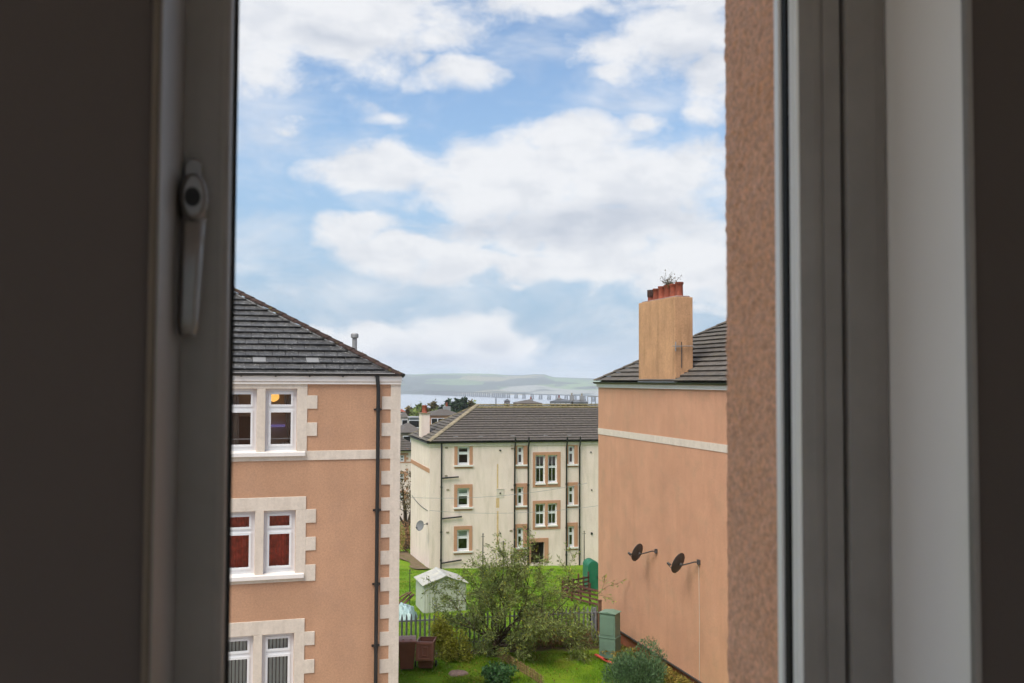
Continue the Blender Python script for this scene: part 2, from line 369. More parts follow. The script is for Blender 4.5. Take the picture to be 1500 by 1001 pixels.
# ------------------------------------------------------------------ ground, water, hills
def ground_material():
    m = bpy.data.materials.new('grass_ground'); m.use_nodes = True; nt = m.node_tree; n = nt.nodes; l = nt.links
    b = n['Principled BSDF']; b.inputs['Roughness'].default_value = .9; b.inputs['Specular IOR Level'].default_value = .1
    g = n.new('ShaderNodeNewGeometry')
    def noise(sc, det=6, ro=.62):
        x = n.new('ShaderNodeTexNoise'); x.inputs['Scale'].default_value = sc; x.inputs['Detail'].default_value = det; x.inputs['Roughness'].default_value = ro
        l.new(g.outputs['Position'], x.inputs['Vector']); return x.outputs['Fac']
    def rng(v, lo, hi, a=0, bb=1):
        x = n.new('ShaderNodeMapRange'); x.interpolation_type = 'SMOOTHSTEP'; l.new(v, x.inputs[0])
        for i, s in enumerate((lo, hi, a, bb)): x.inputs[1 + i].default_value = s
        return x.outputs[0]
    def mix(f, a, bb):
        x = n.new('ShaderNodeMix'); x.data_type = 'RGBA'; l.new(f, x.inputs[0])
        for s, i in ((a, 6), (bb, 7)):
            if isinstance(s, tuple): x.inputs[i].default_value = (*s, 1)
            else: l.new(s, x.inputs[i])
        return x.outputs[2]
    c = mix(rng(noise(.9), .35, .68), (.12, .23, .010), (.17, .25, .018))
    c = mix(rng(noise(7), .5, .75), c, (.055, .105, .016))
    c = mix(rng(noise(.35), .60, .74), c, (.13, .12, .045))
    sp = n.new('ShaderNodeSeparateXYZ'); l.new(g.outputs['Position'], sp.inputs[0])
    # bare earth along the palisade fence
    d = n.new('ShaderNodeVectorMath'); d.operation = 'DOT_PRODUCT'; l.new(g.outputs['Position'], d.inputs[0]); d.inputs[1].default_value = (-.2, .98, 0)
    ab = n.new('ShaderNodeMath'); ab.operation = 'SUBTRACT'; l.new(d.outputs['Value'], ab.inputs[0]); ab.inputs[1].default_value = 33.1
    ab2 = n.new('ShaderNodeMath'); ab2.operation = 'ABSOLUTE'; l.new(ab.outputs[0], ab2.inputs[0])
    no = n.new('ShaderNodeMath'); no.operation = 'MULTIPLY_ADD'; l.new(noise(2.2), no.inputs[0]); no.inputs[1].default_value = 1.2; l.new(ab2.outputs[0], no.inputs[2])
    c = mix(rng(no.outputs[0], .8, 1.25, 1, 0), c, (.085, .062, .035))
    c = mix(rng(sp.outputs[1], 72, 110), c, (.055, .062, .030))
    l.new(c, b.inputs['Base Color'])
    bp = n.new('ShaderNodeBump'); bp.inputs['Strength'].default_value = .6; bp.inputs['Distance'].default_value = .05; l.new(noise(14), bp.inputs['Height']); l.new(bp.outputs[0], b.inputs['Normal'])
    return m
xs = np.concatenate([[-7000, -3000, -1200, -500, -200, -90], np.linspace(-50, 50, 51), [90, 200, 500, 1200, 3000, 7000]])
ys = np.concatenate([[-300, -100, -30], np.linspace(-10, 80, 61), [90, 105, 125, 150, 190, 240, 300, 400, 500, 600, 750, 900, 950, 1100, 3000, 9000]])
g = MB(); rs = np.random.RandomState(3)
for y in ys:
    for x in xs:
        z = gz(x, y)
        if abs(x) < 60 and 10 < y < 110: z += .05 * math.sin(x * .9 + y * .3) * math.sin(y * .7) + rs.uniform(-.02, .02)
        g.v.append((x, y, z))
nx = len(xs)
for j in range(len(ys) - 1):
    for i in range(nx - 1): g.f.append((j * nx + i, j * nx + i + 1, (j + 1) * nx + i + 1, (j + 1) * nx + i))
tag(g.build('ground', ground_material(), smooth=True), kind='structure')

wm = bpy.data.materials.new('river_water'); wm.use_nodes = True
b = wm.node_tree.nodes['Principled BSDF']; b.inputs['Base Color'].default_value = (.30, .33, .37, 1); b.inputs['Roughness'].default_value = .25; b.inputs['Specular IOR Level'].default_value = .8
nz = wm.node_tree.nodes.new('ShaderNodeTexNoise'); nz.inputs['Scale'].default_value = .05; nz.inputs['Detail'].default_value = 6
ge = wm.node_tree.nodes.new('ShaderNodeNewGeometry'); wm.node_tree.links.new(ge.outputs['Position'], nz.inputs['Vector'])
bp = wm.node_tree.nodes.new('ShaderNodeBump'); bp.inputs['Strength'].default_value = .15; bp.inputs['Distance'].default_value = .6
wm.node_tree.links.new(nz.outputs['Fac'], bp.inputs['Height']); wm.node_tree.links.new(bp.outputs[0], b.inputs['Normal'])
tag(MB().quad((-6500, 905, -60), (6500, 905, -60), (6500, 4200, -60), (-6500, 4200, -60)).build('water', wm), kind='structure')

def hill_material():
    m = bpy.data.materials.new('patchwork_fields'); m.use_nodes = True; n = m.node_tree.nodes; l = m.node_tree.links
    b = n['Principled BSDF']; b.inputs['Roughness'].default_value = .95; b.inputs['Specular IOR Level'].default_value = .05
    g_ = n.new('ShaderNodeNewGeometry'); mp = n.new('ShaderNodeMapping'); mp.inputs['Scale'].default_value = (1 / 330, 1 / 480, 0); mp.inputs['Rotation'].default_value = (0, 0, .4)
    l.new(g_.outputs['Position'], mp.inputs[0])
    v = n.new('ShaderNodeTexVoronoi'); v.inputs['Scale'].default_value = 1.0; l.new(mp.outputs[0], v.inputs['Vector'])
    sp = n.new('ShaderNodeSeparateColor'); l.new(v.outputs['Color'], sp.inputs[0])
    r = n.new('ShaderNodeValToRGB'); cr = r.color_ramp; cr.interpolation = 'CONSTANT'
    cols = [(.10, .16, .05), (.03, .045, .025), (.13, .20, .06), (.20, .18, .09), (.035, .05, .03), (.16, .12, .09), (.10, .17, .05), (.24, .24, .20)]
    pos = [0, .20, .34, .55, .63, .80, .86, .95]
    while len(cr.elements) < len(cols): cr.elements.new(.5)
    for e, p, c in zip(cr.elements, pos, cols): e.position = p; e.color = (*c, 1)
    l.new(sp.outputs[0], r.inputs[0])
    nz = n.new('ShaderNodeTexNoise'); nz.inputs['Scale'].default_value = .006; nz.inputs['Detail'].default_value = 8; l.new(g_.outputs['Position'], nz.inputs['Vector'])
    mr = n.new('ShaderNodeMapRange'); mr.inputs[1].default_value = .54; mr.inputs[2].default_value = .60; l.new(nz.outputs['Fac'], mr.inputs[0])
    mx = n.new('ShaderNodeMix'); mx.data_type = 'RGBA'; l.new(mr.outputs[0], mx.inputs[0]); l.new(r.outputs[0], mx.inputs[6]); mx.inputs[7].default_value = (.03, .045, .025, 1)
    l.new(mx.outputs[2], b.inputs['Base Color']); return m
def ridge_z(px):
    py = np.interp(px, [300, 500, 590, 660, 720, 740, 768, 776, 800, 812, 880, 1000, 1200], [552, 550, 548.6, 548.8, 549.6, 551.4, 551.4, 548.8, 549.4, 553.2, 553.4, 555, 552])
    return float((557 - py) / FPX)
hb = MB(); hx = np.linspace(-900, 2400, 240); hy = np.linspace(3930, 6400, 26)
for j, y in enumerate(hy):
    t = j / (len(hy) - 1)
    for px in hx:
        u = (px - 750) / FPX; top = ridge_z(px) * 5900
        e = math.sin(min(t / .8, 1) * math.pi / 2) ** 1.15
        z = -60.5 + (top + 60) * e + 9 * math.sin(px * .021 + y * .002) * math.sin(t * 3.1) * .6 + (6 * math.sin(px * .05 + 1.3 * j) * math.sin(t * math.pi))
        if t > .8: z -= (t - .8) * 200
        hb.v.append((u * y, y, z))
n_ = len(hx)
for j in range(len(hy) - 1):
    for i in range(n_ - 1): hb.f.append((j * n_ + i, j * n_ + i + 1, (j + 1) * n_ + i + 1, (j + 1) * n_ + i))
tag(hb.build('hills', hill_material(), smooth=True), kind='structure')

# ------------------------------------------------------------------ building helpers
def wall_holes(x0, x1, z0, z1, holes, reveal=.14, y=0.0):
    """front skin at local y with real openings and their reveals; holes = (hx0,hx1,hz0,hz1)"""
    b = MB()
    xs_ = sorted(set([x0, x1] + [v for h in holes for v in h[:2]])); zs_ = sorted(set([z0, z1] + [v for h in holes for v in h[2:4]]))
    for i in range(len(xs_) - 1):
        for j in range(len(zs_) - 1):
            cx, cz = (xs_[i] + xs_[i + 1]) / 2, (zs_[j] + zs_[j + 1]) / 2
            if any(h[0] < cx < h[1] and h[2] < cz < h[3] for h in holes): continue
            b.quad((xs_[i], y, zs_[j]), (xs_[i + 1], y, zs_[j]), (xs_[i + 1], y, zs_[j + 1]), (xs_[i], y, zs_[j + 1]))
    for h in holes:
        a, c, d, e = h[:4]; r = y + reveal
        b.quad((a, y, d), (a, y, e), (a, r, e), (a, r, d)); b.quad((c, y, e), (c, y, d), (c, r, d), (c, r, e))
        b.quad((a, y, e), (c, y, e), (c, r, e), (a, r, e)); b.quad((c, y, d), (a, y, d), (a, r, d), (c, r, d))
    return b
def window(parent, x0, x1, z0, z1, y=.09, bar=.055, transom=None, vbars=0, hbars=0, sub=True, m='white', name='window'):
    """frame in the opening with panes behind it; transom = height of the cross member"""
    b = MB(); d = .06; bars = [(x0, x0 + bar, z0, z1), (x1 - bar, x1, z0, z1), (x0 + bar, x1 - bar, z0, z0 + bar * 1.25), (x0 + bar, x1 - bar, z1 - bar, z1)]
    lights = [(x0 + bar, x1 - bar, z0 + bar * 1.25, z1 - bar)]
    if transom is not None:
        bars.append((x0 + bar, x1 - bar, transom - bar * .5, transom + bar * .5))
        lights = [(x0 + bar, x1 - bar, transom + bar * .5, z1 - bar), (x0 + bar, x1 - bar, z0 + bar * 1.25, transom - bar * .5)]
    for a in bars: b.box(a[0], a[1], y, y + d, a[2], a[3])
    w = b.build(name, M[m], parent)
    for (a, c, e, f) in lights:
        if sub:
            sb = MB(); k = bar * .7
            for q in ((a, a + k, e, f), (c - k, c, e, f), (a + k, c - k, e, e + k), (a + k, c - k, f - k, f)): sb.box(q[0], q[1], y - .018, y + .04, q[2], q[3])
            for i in range(vbars): xm = a + (c - a) * (i + 1) / (vbars + 1); sb.box(xm - .011, xm + .011, y - .012, y + .03, e + k, f - k)
            sb.build('sash', M[m], w)
        MB().quad((a, y + .02, e), (c, y + .02, e), (c, y + .02, f), (a, y + .02, f)).build('pane', M['glass'], w)
    return w
def hip_core(b, x0, x1, y0, y1, ze, pitch, drop=.05):
    h = (y1 - y0) / 2; t = math.tan(pitch); zr = ze + h * t - drop; z = ze - drop
    ym = (y0 + y1) / 2
    v = [(x0, y0, z), (x1, y0, z), (x1, y1, z), (x0, y1, z), (x0 + h, ym, zr), (x1 - h, ym, zr)]
    return b.add(v, [(0, 1, 5, 4), (1, 2, 5), (2, 3, 4, 5), (3, 0, 4), (0, 3, 2, 1)])
def course_strip(b, P, a0, a1, s0, s1, th=.03, lift=.05, n=1):
    """one course of tiles on a slope: P(a,s,h) maps along/up/out to a point; a0=(left,right) at the bottom, a1 at the top"""
    b.add([P(a0[0], s0, lift), P(a0[1], s0, lift), P(a1[1], s1, lift - th - .03), P(a1[0], s1, lift - th - .03), P(a0[0], s0, lift - th), P(a0[1], s0, lift - th), P(a1[1], s1, lift - 2 * th - .03), P(a1[0], s1, lift - 2 * th - .03)],
          [(0, 1, 2, 3), (4, 5, 1, 0), (7, 6, 5, 4)])
def ridge_caps(parent, p0, p1, m, n, r=.11, name='ridge_tile', flat=.6):
    p0, p1 = Vector(p0), Vector(p1); d = (p1 - p0); L = d.length / n; t = d.normalized()
    sidev = t.cross(Vector((0, 0, 1))).normalized(); up = sidev.cross(t)
    b = MB(); k = 7
    for e in (0, 1):
        for rr in (r, r - .018):
            for i in range(k):
                a = math.pi * i / (k - 1); q = sidev * (math.cos(a) * rr * 1.15) + up * (math.sin(a) * rr * flat + (0.018 if e == 0 else 0)) + t * (e * L * 1.04)
                b.v.append(tuple(q))
    for i in range(k - 1):
        b.f += [(i, i + 1, 2 * k + i + 1, 2 * k + i), (k + i, 3 * k + i, 3 * k + i + 1, k + i + 1), (i, k + i, k + i + 1, i + 1), (2 * k + i, 2 * k + i + 1, 3 * k + i + 1, 3 * k + i)]
    me = b.mesh(name, m)
    for i in range(n): inst(me, name, parent, p0 + t * (L * i))
def half_gutter(parent, x0, x1, y, z, r=.07, m='black', name='gutter'):
    b = MB(); pts = [(y + math.cos(a) * r, z + math.sin(a) * r) for a in np.linspace(math.pi, 2 * math.pi, 9)]
    pts += [(y + math.cos(a) * (r - .012), z + math.sin(a) * (r - .012)) for a in np.linspace(2 * math.pi, math.pi, 9)]
    return b.prism(pts, 'x', x0, x1).build(name, M[m], parent)

# ------------------------------------------------------------------ left tenement (peach, quoins)
p = at(585.5, 562, 22.7); FL = Frame(p.x, p.y, 0, 16.5)
TL = empty('tenement', FL.o, FL.rot, 'peach rendered tenement with cream quoins and grey tiled hip roof beside the open window', 'building')
LX = lambda px, py=700: FL.pl(px, py)[0]
LZ = lambda py, px=450: FL.pl(px, py)[1]
z_top = LZ(561, 560); XL0 = -13.0; YB = 8.6
base = gz(0, 25) - .3
rows = []
for (oy0, oy1, r0, r1, l1) in ((569.7, 662, 389, 435.8, 376.2), (748, 841, 386.5, 433, 374.2), (928.5, 1021, 382.6, 429, 369.7)):
    zt, zb = LZ(oy0, 411), LZ(oy1, 411); a0, a1 = FL.pl(r0, (oy0 + oy1) / 2)[0], FL.pl(r1, (oy0 + oy1) / 2)[0]
    bL = FL.pl(l1, (oy0 + oy1) / 2)[0]; rows.append((zt, zb, a0, a1, bL - (a1 - a0), bL))
a0 = sum(r[2] for r in rows) / 3; a1 = sum(r[3] for r in rows) / 3; bL = sum(r[5] for r in rows) / 3; b0 = bL - (a1 - a0)
holes = []
for zt, zb, *_ in rows: holes += [(a0, a1, zb, zt), (b0, bL, zb, zt)]
w = wall_holes(XL0, 0, base, z_top, holes, .16)
w.quad((0, 0, base), (0, YB, base), (0, YB, z_top), (0, 0, z_top)); w.quad((XL0, YB, base), (XL0, 0, base), (XL0, 0, z_top), (XL0, YB, z_top)); w.quad((0, YB, base), (XL0, YB, base), (XL0, YB, z_top), (0, YB, z_top))
w.build('wall', M['peach'], TL)
# cream margins round the windows with toothed blocks
def slab(parent, name, x0, x1, z0, z1, pr, m, bev=.006):
    return MB().box(x0, x1, -pr, .01, z0, z1).build(name, m, parent, bevel=bev)
xs_short = sum(FL.pl(v, y)[0] for v, y in ((450.3, 610), (447.9, 790), (444.9, 960))) / 3
xs_long = sum(FL.pl(v, y)[0] for v, y in ((465.2, 610), (462.6, 790), (459.9, 960))) / 3
XM0 = b0 - (xs_short - a1)
bandz0, bandz1 = LZ(673, 520), LZ(659.5, 520)
tops = [z_top, LZ(727.3, 445), LZ(906, 443)]; bots = [bandz1, LZ(851, 445), rows[2][1] - .10]
teeth = [[(579.5, 599), (619.2, 638.8)], [(746, 766), (786.6, 806.4), (827, 851)], [(925, 945), (966, 986), (1006, 1024)]]
for i, (zt, zb, *_) in enumerate(rows):
    slab(TL, 'window_margin', XM0, xs_short, zt, tops[i], .022, M['cream_trim'])
    slab(TL, 'window_margin', a1, xs_short, zb, zt, .022, M['cream_trim'])
    slab(TL, 'window_margin', XM0, b0, zb, zt, .022, M['cream_trim'])
    slab(TL, 'mullion', bL, a0, zb, zt, .022, M['cream_trim'])
    slab(TL, 'window_margin', XM0, xs_short, bots[i] if i else bandz0, zb, .020, M['cream_trim'])
    for (t0, t1) in teeth[i]:
        zz0, zz1 = LZ(t1, 455), LZ(t0, 455)
        slab(TL, 'margin_block', xs_short - .002, xs_long, zz0, zz1, .021, M['cream_trim'])
        slab(TL, 'margin_block', XM0 - (xs_long - xs_short), XM0 + .002, zz0, zz1, .021, M['cream_trim'])
    zs = zb + .02
    MB().prism([(-.09, zs - .12), (-.09, zs - .03), (.10, zs + .012), (.10, zs - .12)], 'x', XM0 + .02, xs_short - .035).build('sill', M['white_paint'], TL, bevel=.006)
    for (q0, q1) in ((a0, a1), (b0, bL)):
        tr = zt - (zt - zb) * .315
        window(TL, q0, q1, zb + .02, zt, .105, .075, tr)
slab(TL, 'string_course', xs_short + .001, -.001 - (0 - LX(572, 666)), bandz0, bandz1, .0235, M['cream_trim'])
# quoins
xq_s, xq_l = LX(571.6, 660), LX(558.6, 660)
qt = [(581, 600), (619.8, 639), (659.5, 673), (690, 710), (729, 748), (768, 787.5), (807, 827), (846, 866), (886, 906), (925.5, 945.7), (965.5, 985.7), (1005, 1025), (1044, 1064)]
prev = z_top
for (t0, t1) in qt:
    zt, zb = LZ(t0, 565), LZ(t1, 565)
    slab(TL, 'quoin', xq_s, .024, zt, prev, .0225, M['cream_trim'], .004)
    slab(TL, 'quoin', xq_l if t0 != 659.5 else xq_s, .024, zb, zt, .024, M['cream_trim'], .004)
    prev = zb
slab(TL, 'quoin', xq_s, .024, base, prev, .0225, M['cream_trim'], .004)
# eaves
ze = LZ(549, 480) + .02; OV = .07
MB().box(XL0 - .03, .03, -.05, .3, z_top + .004, z_top + .085).build('soffit', M['cream_trim'], TL)
MB().box(XL0 - .02, .03, -.06, .02, z_top - .035, z_top + .003).build('frieze', M['white_paint'], TL)
MB().box(XL0 - .04, .04, -.07, -.0505, z_top + .03, ze + .02).build('fascia', M['white_paint'], TL)
half_gutter(TL, XL0 - OV, OV + .03, -OV - .02, ze + .01, .062)
bme = MB().box(0, .03, -OV - .07, -OV + .01, ze - .075, ze - .045).mesh('gutter_bracket', M['black'])
for x in np.arange(-12.6, .1, .75): inst(bme, 'gutter_bracket', TL, (x, 0, 0))
# downpipe with hopper head
dx = LX(551.5, 760)
b = MB(); b.tube([(dx - .02, -.10, ze - .04), (dx - .02, -.10, ze - .14), (dx, -.10, ze - .34), (dx, -.10, base)], .045, 10)
dp = b.build('downpipe', M['black'], TL, smooth=True)
for py in (600, 747, 855, 945): 
    z = LZ(py, 552); MB().tube([(dx, -.10, z - .04), (dx, -.10, z + .04)], .056, 10).box(dx - .09, dx + .09, -.06, .0, z - .02, z + .02).build('collar', M['black'], dp)
# roof with separate tiles on the slope in view
PIT = R(30.3); cs, sn = math.cos(PIT), math.sin(PIT); zgut = ze; ze = ze - .10
hip_core(MB(), XL0 - OV, OV, -OV, YB + OV, ze, PIT, .06).build('roof', M['slate'], TL)
PR = lambda a, s, h: (a, -OV + s * cs - h * sn, ze + s * sn + h * cs)
half = (YB + 2 * OV) / 2; SL = half / cs; G = .3; TW = .302
tile = MB(); tile.add([PR(0, 0, .078), PR(TW - .010, 0, .078), PR(TW - .010, G + .05, .020), PR(0, G + .05, .020), PR(0, 0, .052), PR(TW - .010, 0, .052), PR(TW - .010, G + .05, -.004), PR(0, G + .05, -.004)],
                      [(0, 1, 2, 3), (4, 5, 1, 0), (1, 5, 6, 2), (0, 3, 7, 4), (7, 6, 5, 4)])
me = tile.mesh('roof_tile', M['slate']); mev = tile.mesh('roof_tile', M['vent_tile'])
rest = MB(); rt = random.Random(5); nc = int(SL / G)
for i in range(nc):
    s0 = i * G; xr = OV - s0 * cs - .02; off = (i % 2) * TW * .5
    x = xr
    k = math.floor((xr - off) / TW)
    while True:
        xa = k * TW + off; xb = xa + TW
        if xb < -6.5: break
        if xa < xr:
            if xb <= OV - (s0 + G + .05) * cs:
                o = inst(me, 'roof_tile', TL, (xa, s0 * cs + rt.uniform(-.004, .004), s0 * sn + rt.uniform(-.003, .003)))
                if i == 2 and (abs(xa - LX(375, 525)) < TW * .5 or abs(xa - LX(449, 525)) < TW * .5): o.data = mev
            else:
                bb = MB(); xe0 = min(xb - .006, xr); xe1 = min(xb - .006, max(xa + .01, xr - (G + .05) * cs))
                bb.add([PR(xa, s0, .078), PR(xe0, s0, .078), PR(xe1, s0 + G + .05, .020), PR(xa, s0 + G + .05, .020), PR(xa, s0, .052), PR(xe0, s0, .052), PR(xe1, s0 + G + .05, -.004), PR(xa, s0 + G + .05, -.004)], [(0, 1, 2, 3), (4, 5, 1, 0), (7, 6, 5, 4)])
                bb.build('roof_tile', M['slate'], TL)
        k -= 1
    course_strip(rest, PR, (XL0 - OV + s0 * cs, -6.5 + off - .2), (XL0 - OV + (s0 + G) * cs, -6.5 + off - .2), s0, s0 + G + .04)
    for yy in (0,):
        PS = lambda a, s, h: (OV - s * cs + h * sn, a, ze + s * sn + h * cs)
        course_strip(rest, PS, (-OV + s0 * cs, YB + OV - s0 * cs), (-OV + (s0 + G) * cs, YB + OV - (s0 + G) * cs), s0, s0 + G + .04)
tag(rest.build('hidden_slope_tiles', M['slate'], TL), kind='stuff')
ridge_caps(TL, PR(OV - .04, 0, .05), (OV - half, -OV + half, ze + half * math.tan(PIT) + .06), M['hip_red'], 17, .085, 'hip_tile', .8)
_zr = ze + half * math.tan(PIT) + .06
ridge_caps(TL, (OV - half, -OV + half, _zr), (XL0 - OV + half, -OV + half, _zr), M['hip_red'], 14, .085, 'ridge_tile', .8)
# pale bedding line below the hip tiles
b = MB(); b.tube([PR(OV - .12 - s * cs, s, .052) for s in np.linspace(.1, SL - .2, 16)], .016, 5); b.build('hip_flashing', M['vent_tile'], TL)
# flue pipe behind the hip
fx, fz = FL.pl(519.3, 520, 2.6)
_, fzt = FL.pl(519.3, 489, 2.6)
MB().lathe([(.062, -1.2), (.062, 0), (.066, 0)], 12, (fx, 2.6, fzt - .10)).lathe([(.09, 0), (.10, .01), (.10, .09), (.07, .12)], 12, (fx, 2.6, fzt - .11)).build('flue_pipe', M['zinc'], TL, smooth=True)
# rooms behind the panes
for i, (zt, zb, *_) in enumerate(rows):
    b = MB(); X0, X1, Y0, Y1, Z0, Z1 = b0 - .5, a1 + .5, .22, 1.5, zb - .8, zt + .25
    b.quad((X0, Y1, Z0), (X1, Y1, Z0), (X1, Y1, Z1), (X0, Y1, Z1)).quad((X0, Y0, Z0), (X0, Y1, Z0), (X0, Y1, Z1), (X0, Y0, Z1)).quad((X1, Y1, Z0), (X1, Y0, Z0), (X1, Y0, Z1), (X1, Y1, Z1)).quad((X0, Y0, Z1), (X0, Y1, Z1), (X1, Y1, Z1), (X1, Y0, Z1)).quad((X0, Y0, Z0), (X1, Y0, Z0), (X1, Y1, Z0), (X0, Y1, Z0))
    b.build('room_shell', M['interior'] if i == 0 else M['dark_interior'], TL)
def curtain(parent, x0, x1, z0, z1, y, m, waves=8, amp=.03, taper=0.0, name='curtain'):
    b = MB(); nn = waves * 6
    for j in range(2):
        for i in range(nn + 1):
            t = i / nn; xx = x0 + (x1 - x0) * t
            if j == 0: xx = x1 - (x1 - xx) * (1 - taper)
            b.v.append((xx, y + amp * math.sin(t * waves * 2 * math.pi) + amp * .4 * math.sin(t * waves * 4.7), (z0, z1)[j]))
    for i in range(nn): b.f.append((i, i + 1, nn + 2 + i, nn + 1 + i))
    return b.build(name, M[m], parent, smooth=True)
zt, zb = rows[0][:2]
curtain(TL, a1 - .30, a1 + .02, zb, zt, .30, 'curtain_white', 4, .025, .45)
curtain(TL, b0 + .05, b0 + .32, zb, zt, .30, 'curtain_white', 4, .025, .2)
MB().box(a0, a1, .20, .42, zb - .02, zb + .03).build('inner_sill', M['white_paint'], TL)
for k, cx in enumerate((.42, .52)):
    MB().lathe([(.02, 0), (.06, .03), (.062, .07), (.03, .11), (.005, .115)], 10, (a0 + cx, .28, zb + .075)).build('ornament', M['cream_trim'], TL, smooth=True)
MB().box(b0, a1, .24, .262, zb + .27, zb + .295).build('curtain_rail', M['white'], TL)
lx_, lz_ = FL.pl(401, 577, 1.0)
lmp = MB().lathe([(.05, .10), (.10, .08), (.12, .0), (.13, -.06), (.12, -.10), (.08, -.14), (.02, -.17)], 14, (lx_, 1.0, lz_ - .02)).build('ceiling_lamp', M['lamp_on'], TL, smooth=True)
MB().tube([(lx_, 1.0, lz_ + .08), (lx_, 1.0, lz_ + .40)], .008, 6).build('cord', M['black'], lmp)
tx, tz = FL.pl(405, 624, 1.4)
MB().box(tx - .16, tx + .2, 1.38, 1.44, tz - .03, tz + .03).build('television', M['screen'], TL)
MB().box(b0 + .15, bL - .1, 1.0, 1.4, zb - .7, zb + .75).build('cabinet', M['dark_interior'], TL)
zt, zb = rows[1][:2]
curtain(TL, a0 - .05, a1 + .05, zb - .1, zt + .1, .26, 'curtain_red', 7, .025)
curtain(TL, b0 - .05, bL + .05, zb - .1, zt + .1, .26, 'curtain_red', 7, .025)
zt, zb = rows[2][:2]
sl = MB().box(-.030, .030, -.002, .002, 0, zt - zb + .1).mesh('blind_slat', M['blind'])
for (q0, q1) in ((a0, a1), (b0, bL)):
    for k in range(9): inst(sl, 'blind_slat', TL, (q0 + .04 + k * (q1 - q0 - .06) / 8, .24, zb - .05), (0, 0, R(28 + 7 * math.sin(k * 2.1))))

# ------------------------------------------------------------------ right tenement (gable end and chimney)
p = at(876.5, 566, 36.7); FR = Frame(p.x, p.y, 0, 16.5 - 90)
TR = empty('tenement', FR.o, FR.rot, 'peach rendered tenement gable with tall chimney stack at the right of the view', 'building')
rz = lambda px, py: FR.pl(px, py)[1]
zt = (rz(890, 566.3) + rz(1050, 569)) / 2; zpl = (rz(915, 927.5) + rz(1020, 996)) / 2; base = -9.6
GW = 15.0; DW = 8.2
b = MB(); b.quad((0, 0, zpl), (GW, 0, zpl), (GW, 0, zt), (0, 0, zt)).quad((0, DW, zpl), (0, 0, zpl), (0, 0, zt), (0, DW, zt)).quad((GW, 0, zpl), (GW, DW, zpl), (GW, DW, zt), (GW, 0, zt)).quad((GW, DW, zpl), (0, DW, zpl), (0, DW, zt), (GW, DW, zt)).quad((0, 0, zpl), (0, DW, zpl), (GW, DW, zpl), (GW, 0, zpl))
b.build('wall', M['peach_gable'], TR)
MB().box(.04, GW - .04, .05, DW - .04, base, zpl - .001).build('plinth', M['plinth'], TR)
MB().box(-.01, GW + .01, -.045, .02, zpl - .03, zpl + .012).build('bellcast', M['dark_metal'], TR)
bz1 = (rz(890, 629) + rz(1055, 650.5)) / 2; bz0 = (rz(890, 638.5) + rz(1055, 661.5)) / 2
MB().box(-.012, GW, -.014, .01, bz0, bz1).build('string_course', M['cream_trim'], TR)
MB().box(-.05, GW + .05, -.06, .10, zt + .005, zt + .13).build('soffit', M['white_paint'], TR, bevel=.01)
MB().box(-.03, GW, -.05, .05, zt - .045, zt + .004).build('frieze', M['white_paint'], TR)
ze = zt + .16; OV = .08
half_gutter(TR, -OV - .02, GW + OV, -OV - .03, ze + .0, .075)
MB().box(-OV, -OV + .06, -OV - .04, 6, ze - .07, ze + .0).build('gutter', M['black'], TR)
PR = lambda a, s, h: (a, -OV + s * cs - h * sn, ze + s * sn + h * cs)
PS = lambda a, s, h: (-OV + s * cs - h * sn, a, ze + s * sn + h * cs)
hip_core(MB(), -OV, GW + OV, -OV, DW + OV, ze, PIT, .06).build('roof', M['grey_tile'], TR)
half = (DW + 2 * OV) / 2; SL = half / cs; G = .31
for i in range(int(SL / G) + 1):
    s0, s1 = i * G, min((i + 1) * G + .03, SL)
    b = MB(); course_strip(b, PR, (-OV + s0 * cs, GW + OV - s0 * cs), (-OV + s1 * cs, GW + OV - s1 * cs), s0, s1, .028, .085); b.build('tile_course', M['grey_tile'], TR)
    b = MB(); course_strip(b, PS, (-OV + s0 * cs, DW + OV - s0 * cs), (-OV + s1 * cs, DW + OV - s1 * cs), s0, s1, .028, .085); b.build('tile_course', M['grey_tile'], TR)
PE = lambda a, s, h: (GW + OV - s * cs + h * sn, a, ze + s * sn + h * cs)
for i in range(int(SL / G) + 1):
    s0, s1 = i * G, min((i + 1) * G + .03, SL)
    b = MB(); course_strip(b, PE, (-OV + s0 * cs, DW + OV - s0 * cs), (-OV + s1 * cs, DW + OV - s1 * cs), s0, s1, .028, .085); b.build('tile_course', M['grey_tile'], TR)
ridge_caps(TR, PR(-OV, 0, .03), (-OV + half, -OV + half, ze + half * math.tan(PIT) + .03), M['grey_tile'], 15, .12, 'hip_tile')
ridge_caps(TR, (-OV + half, -OV + half, ze + half * math.tan(PIT) + .03), (GW + OV - half, -OV + half, ze + half * math.tan(PIT) + .03), M['grey_tile'], 18, .12)
# chimney stack
cx0 = FR.pl(935.5, 500, -.02)[0]; cx1 = FR.pl(988.6, 500, -.02)[0]; czt = (FR.pl(935.5, 444.5, -.02)[1] + FR.pl(988.6, 434.8, -.02)[1]) / 2
cyd = FR.side(1015, 500, cx1)[0]
st = MB().box(cx0, cx1, -.02, cyd, zt + .1, czt).build('chimney_stack', M['chimney_peach'], TR, bevel=.015)
MB().box(cx0 - .02, cx1 + .02, -.05, cyd + .02, zt + .155, zt + .20).build('lead_flashing', M['white_paint'], st)
b = MB()
for k in range(4):
    y0 = k * (cyd) / 4; b.box(cx1 - .01, cx1 + .035, y0, y0 + cyd / 4 + .03, ze + (y0 + OV) * math.tan(PIT) + .02, ze + (y0 + OV) * math.tan(PIT) + .10)
b.build('lead_flashing', M['dark_metal'], st)
pots = ((952, 444, 424, 1), (959.3, 441, 421.8, 0), (967.3, 439, 417.8, 0), (976, 437, 416.8, 0), (984.9, 435.5, 416.4, 0), (995, 433.5, 413.6, 0))
pyd = cyd * .5
pm = {}
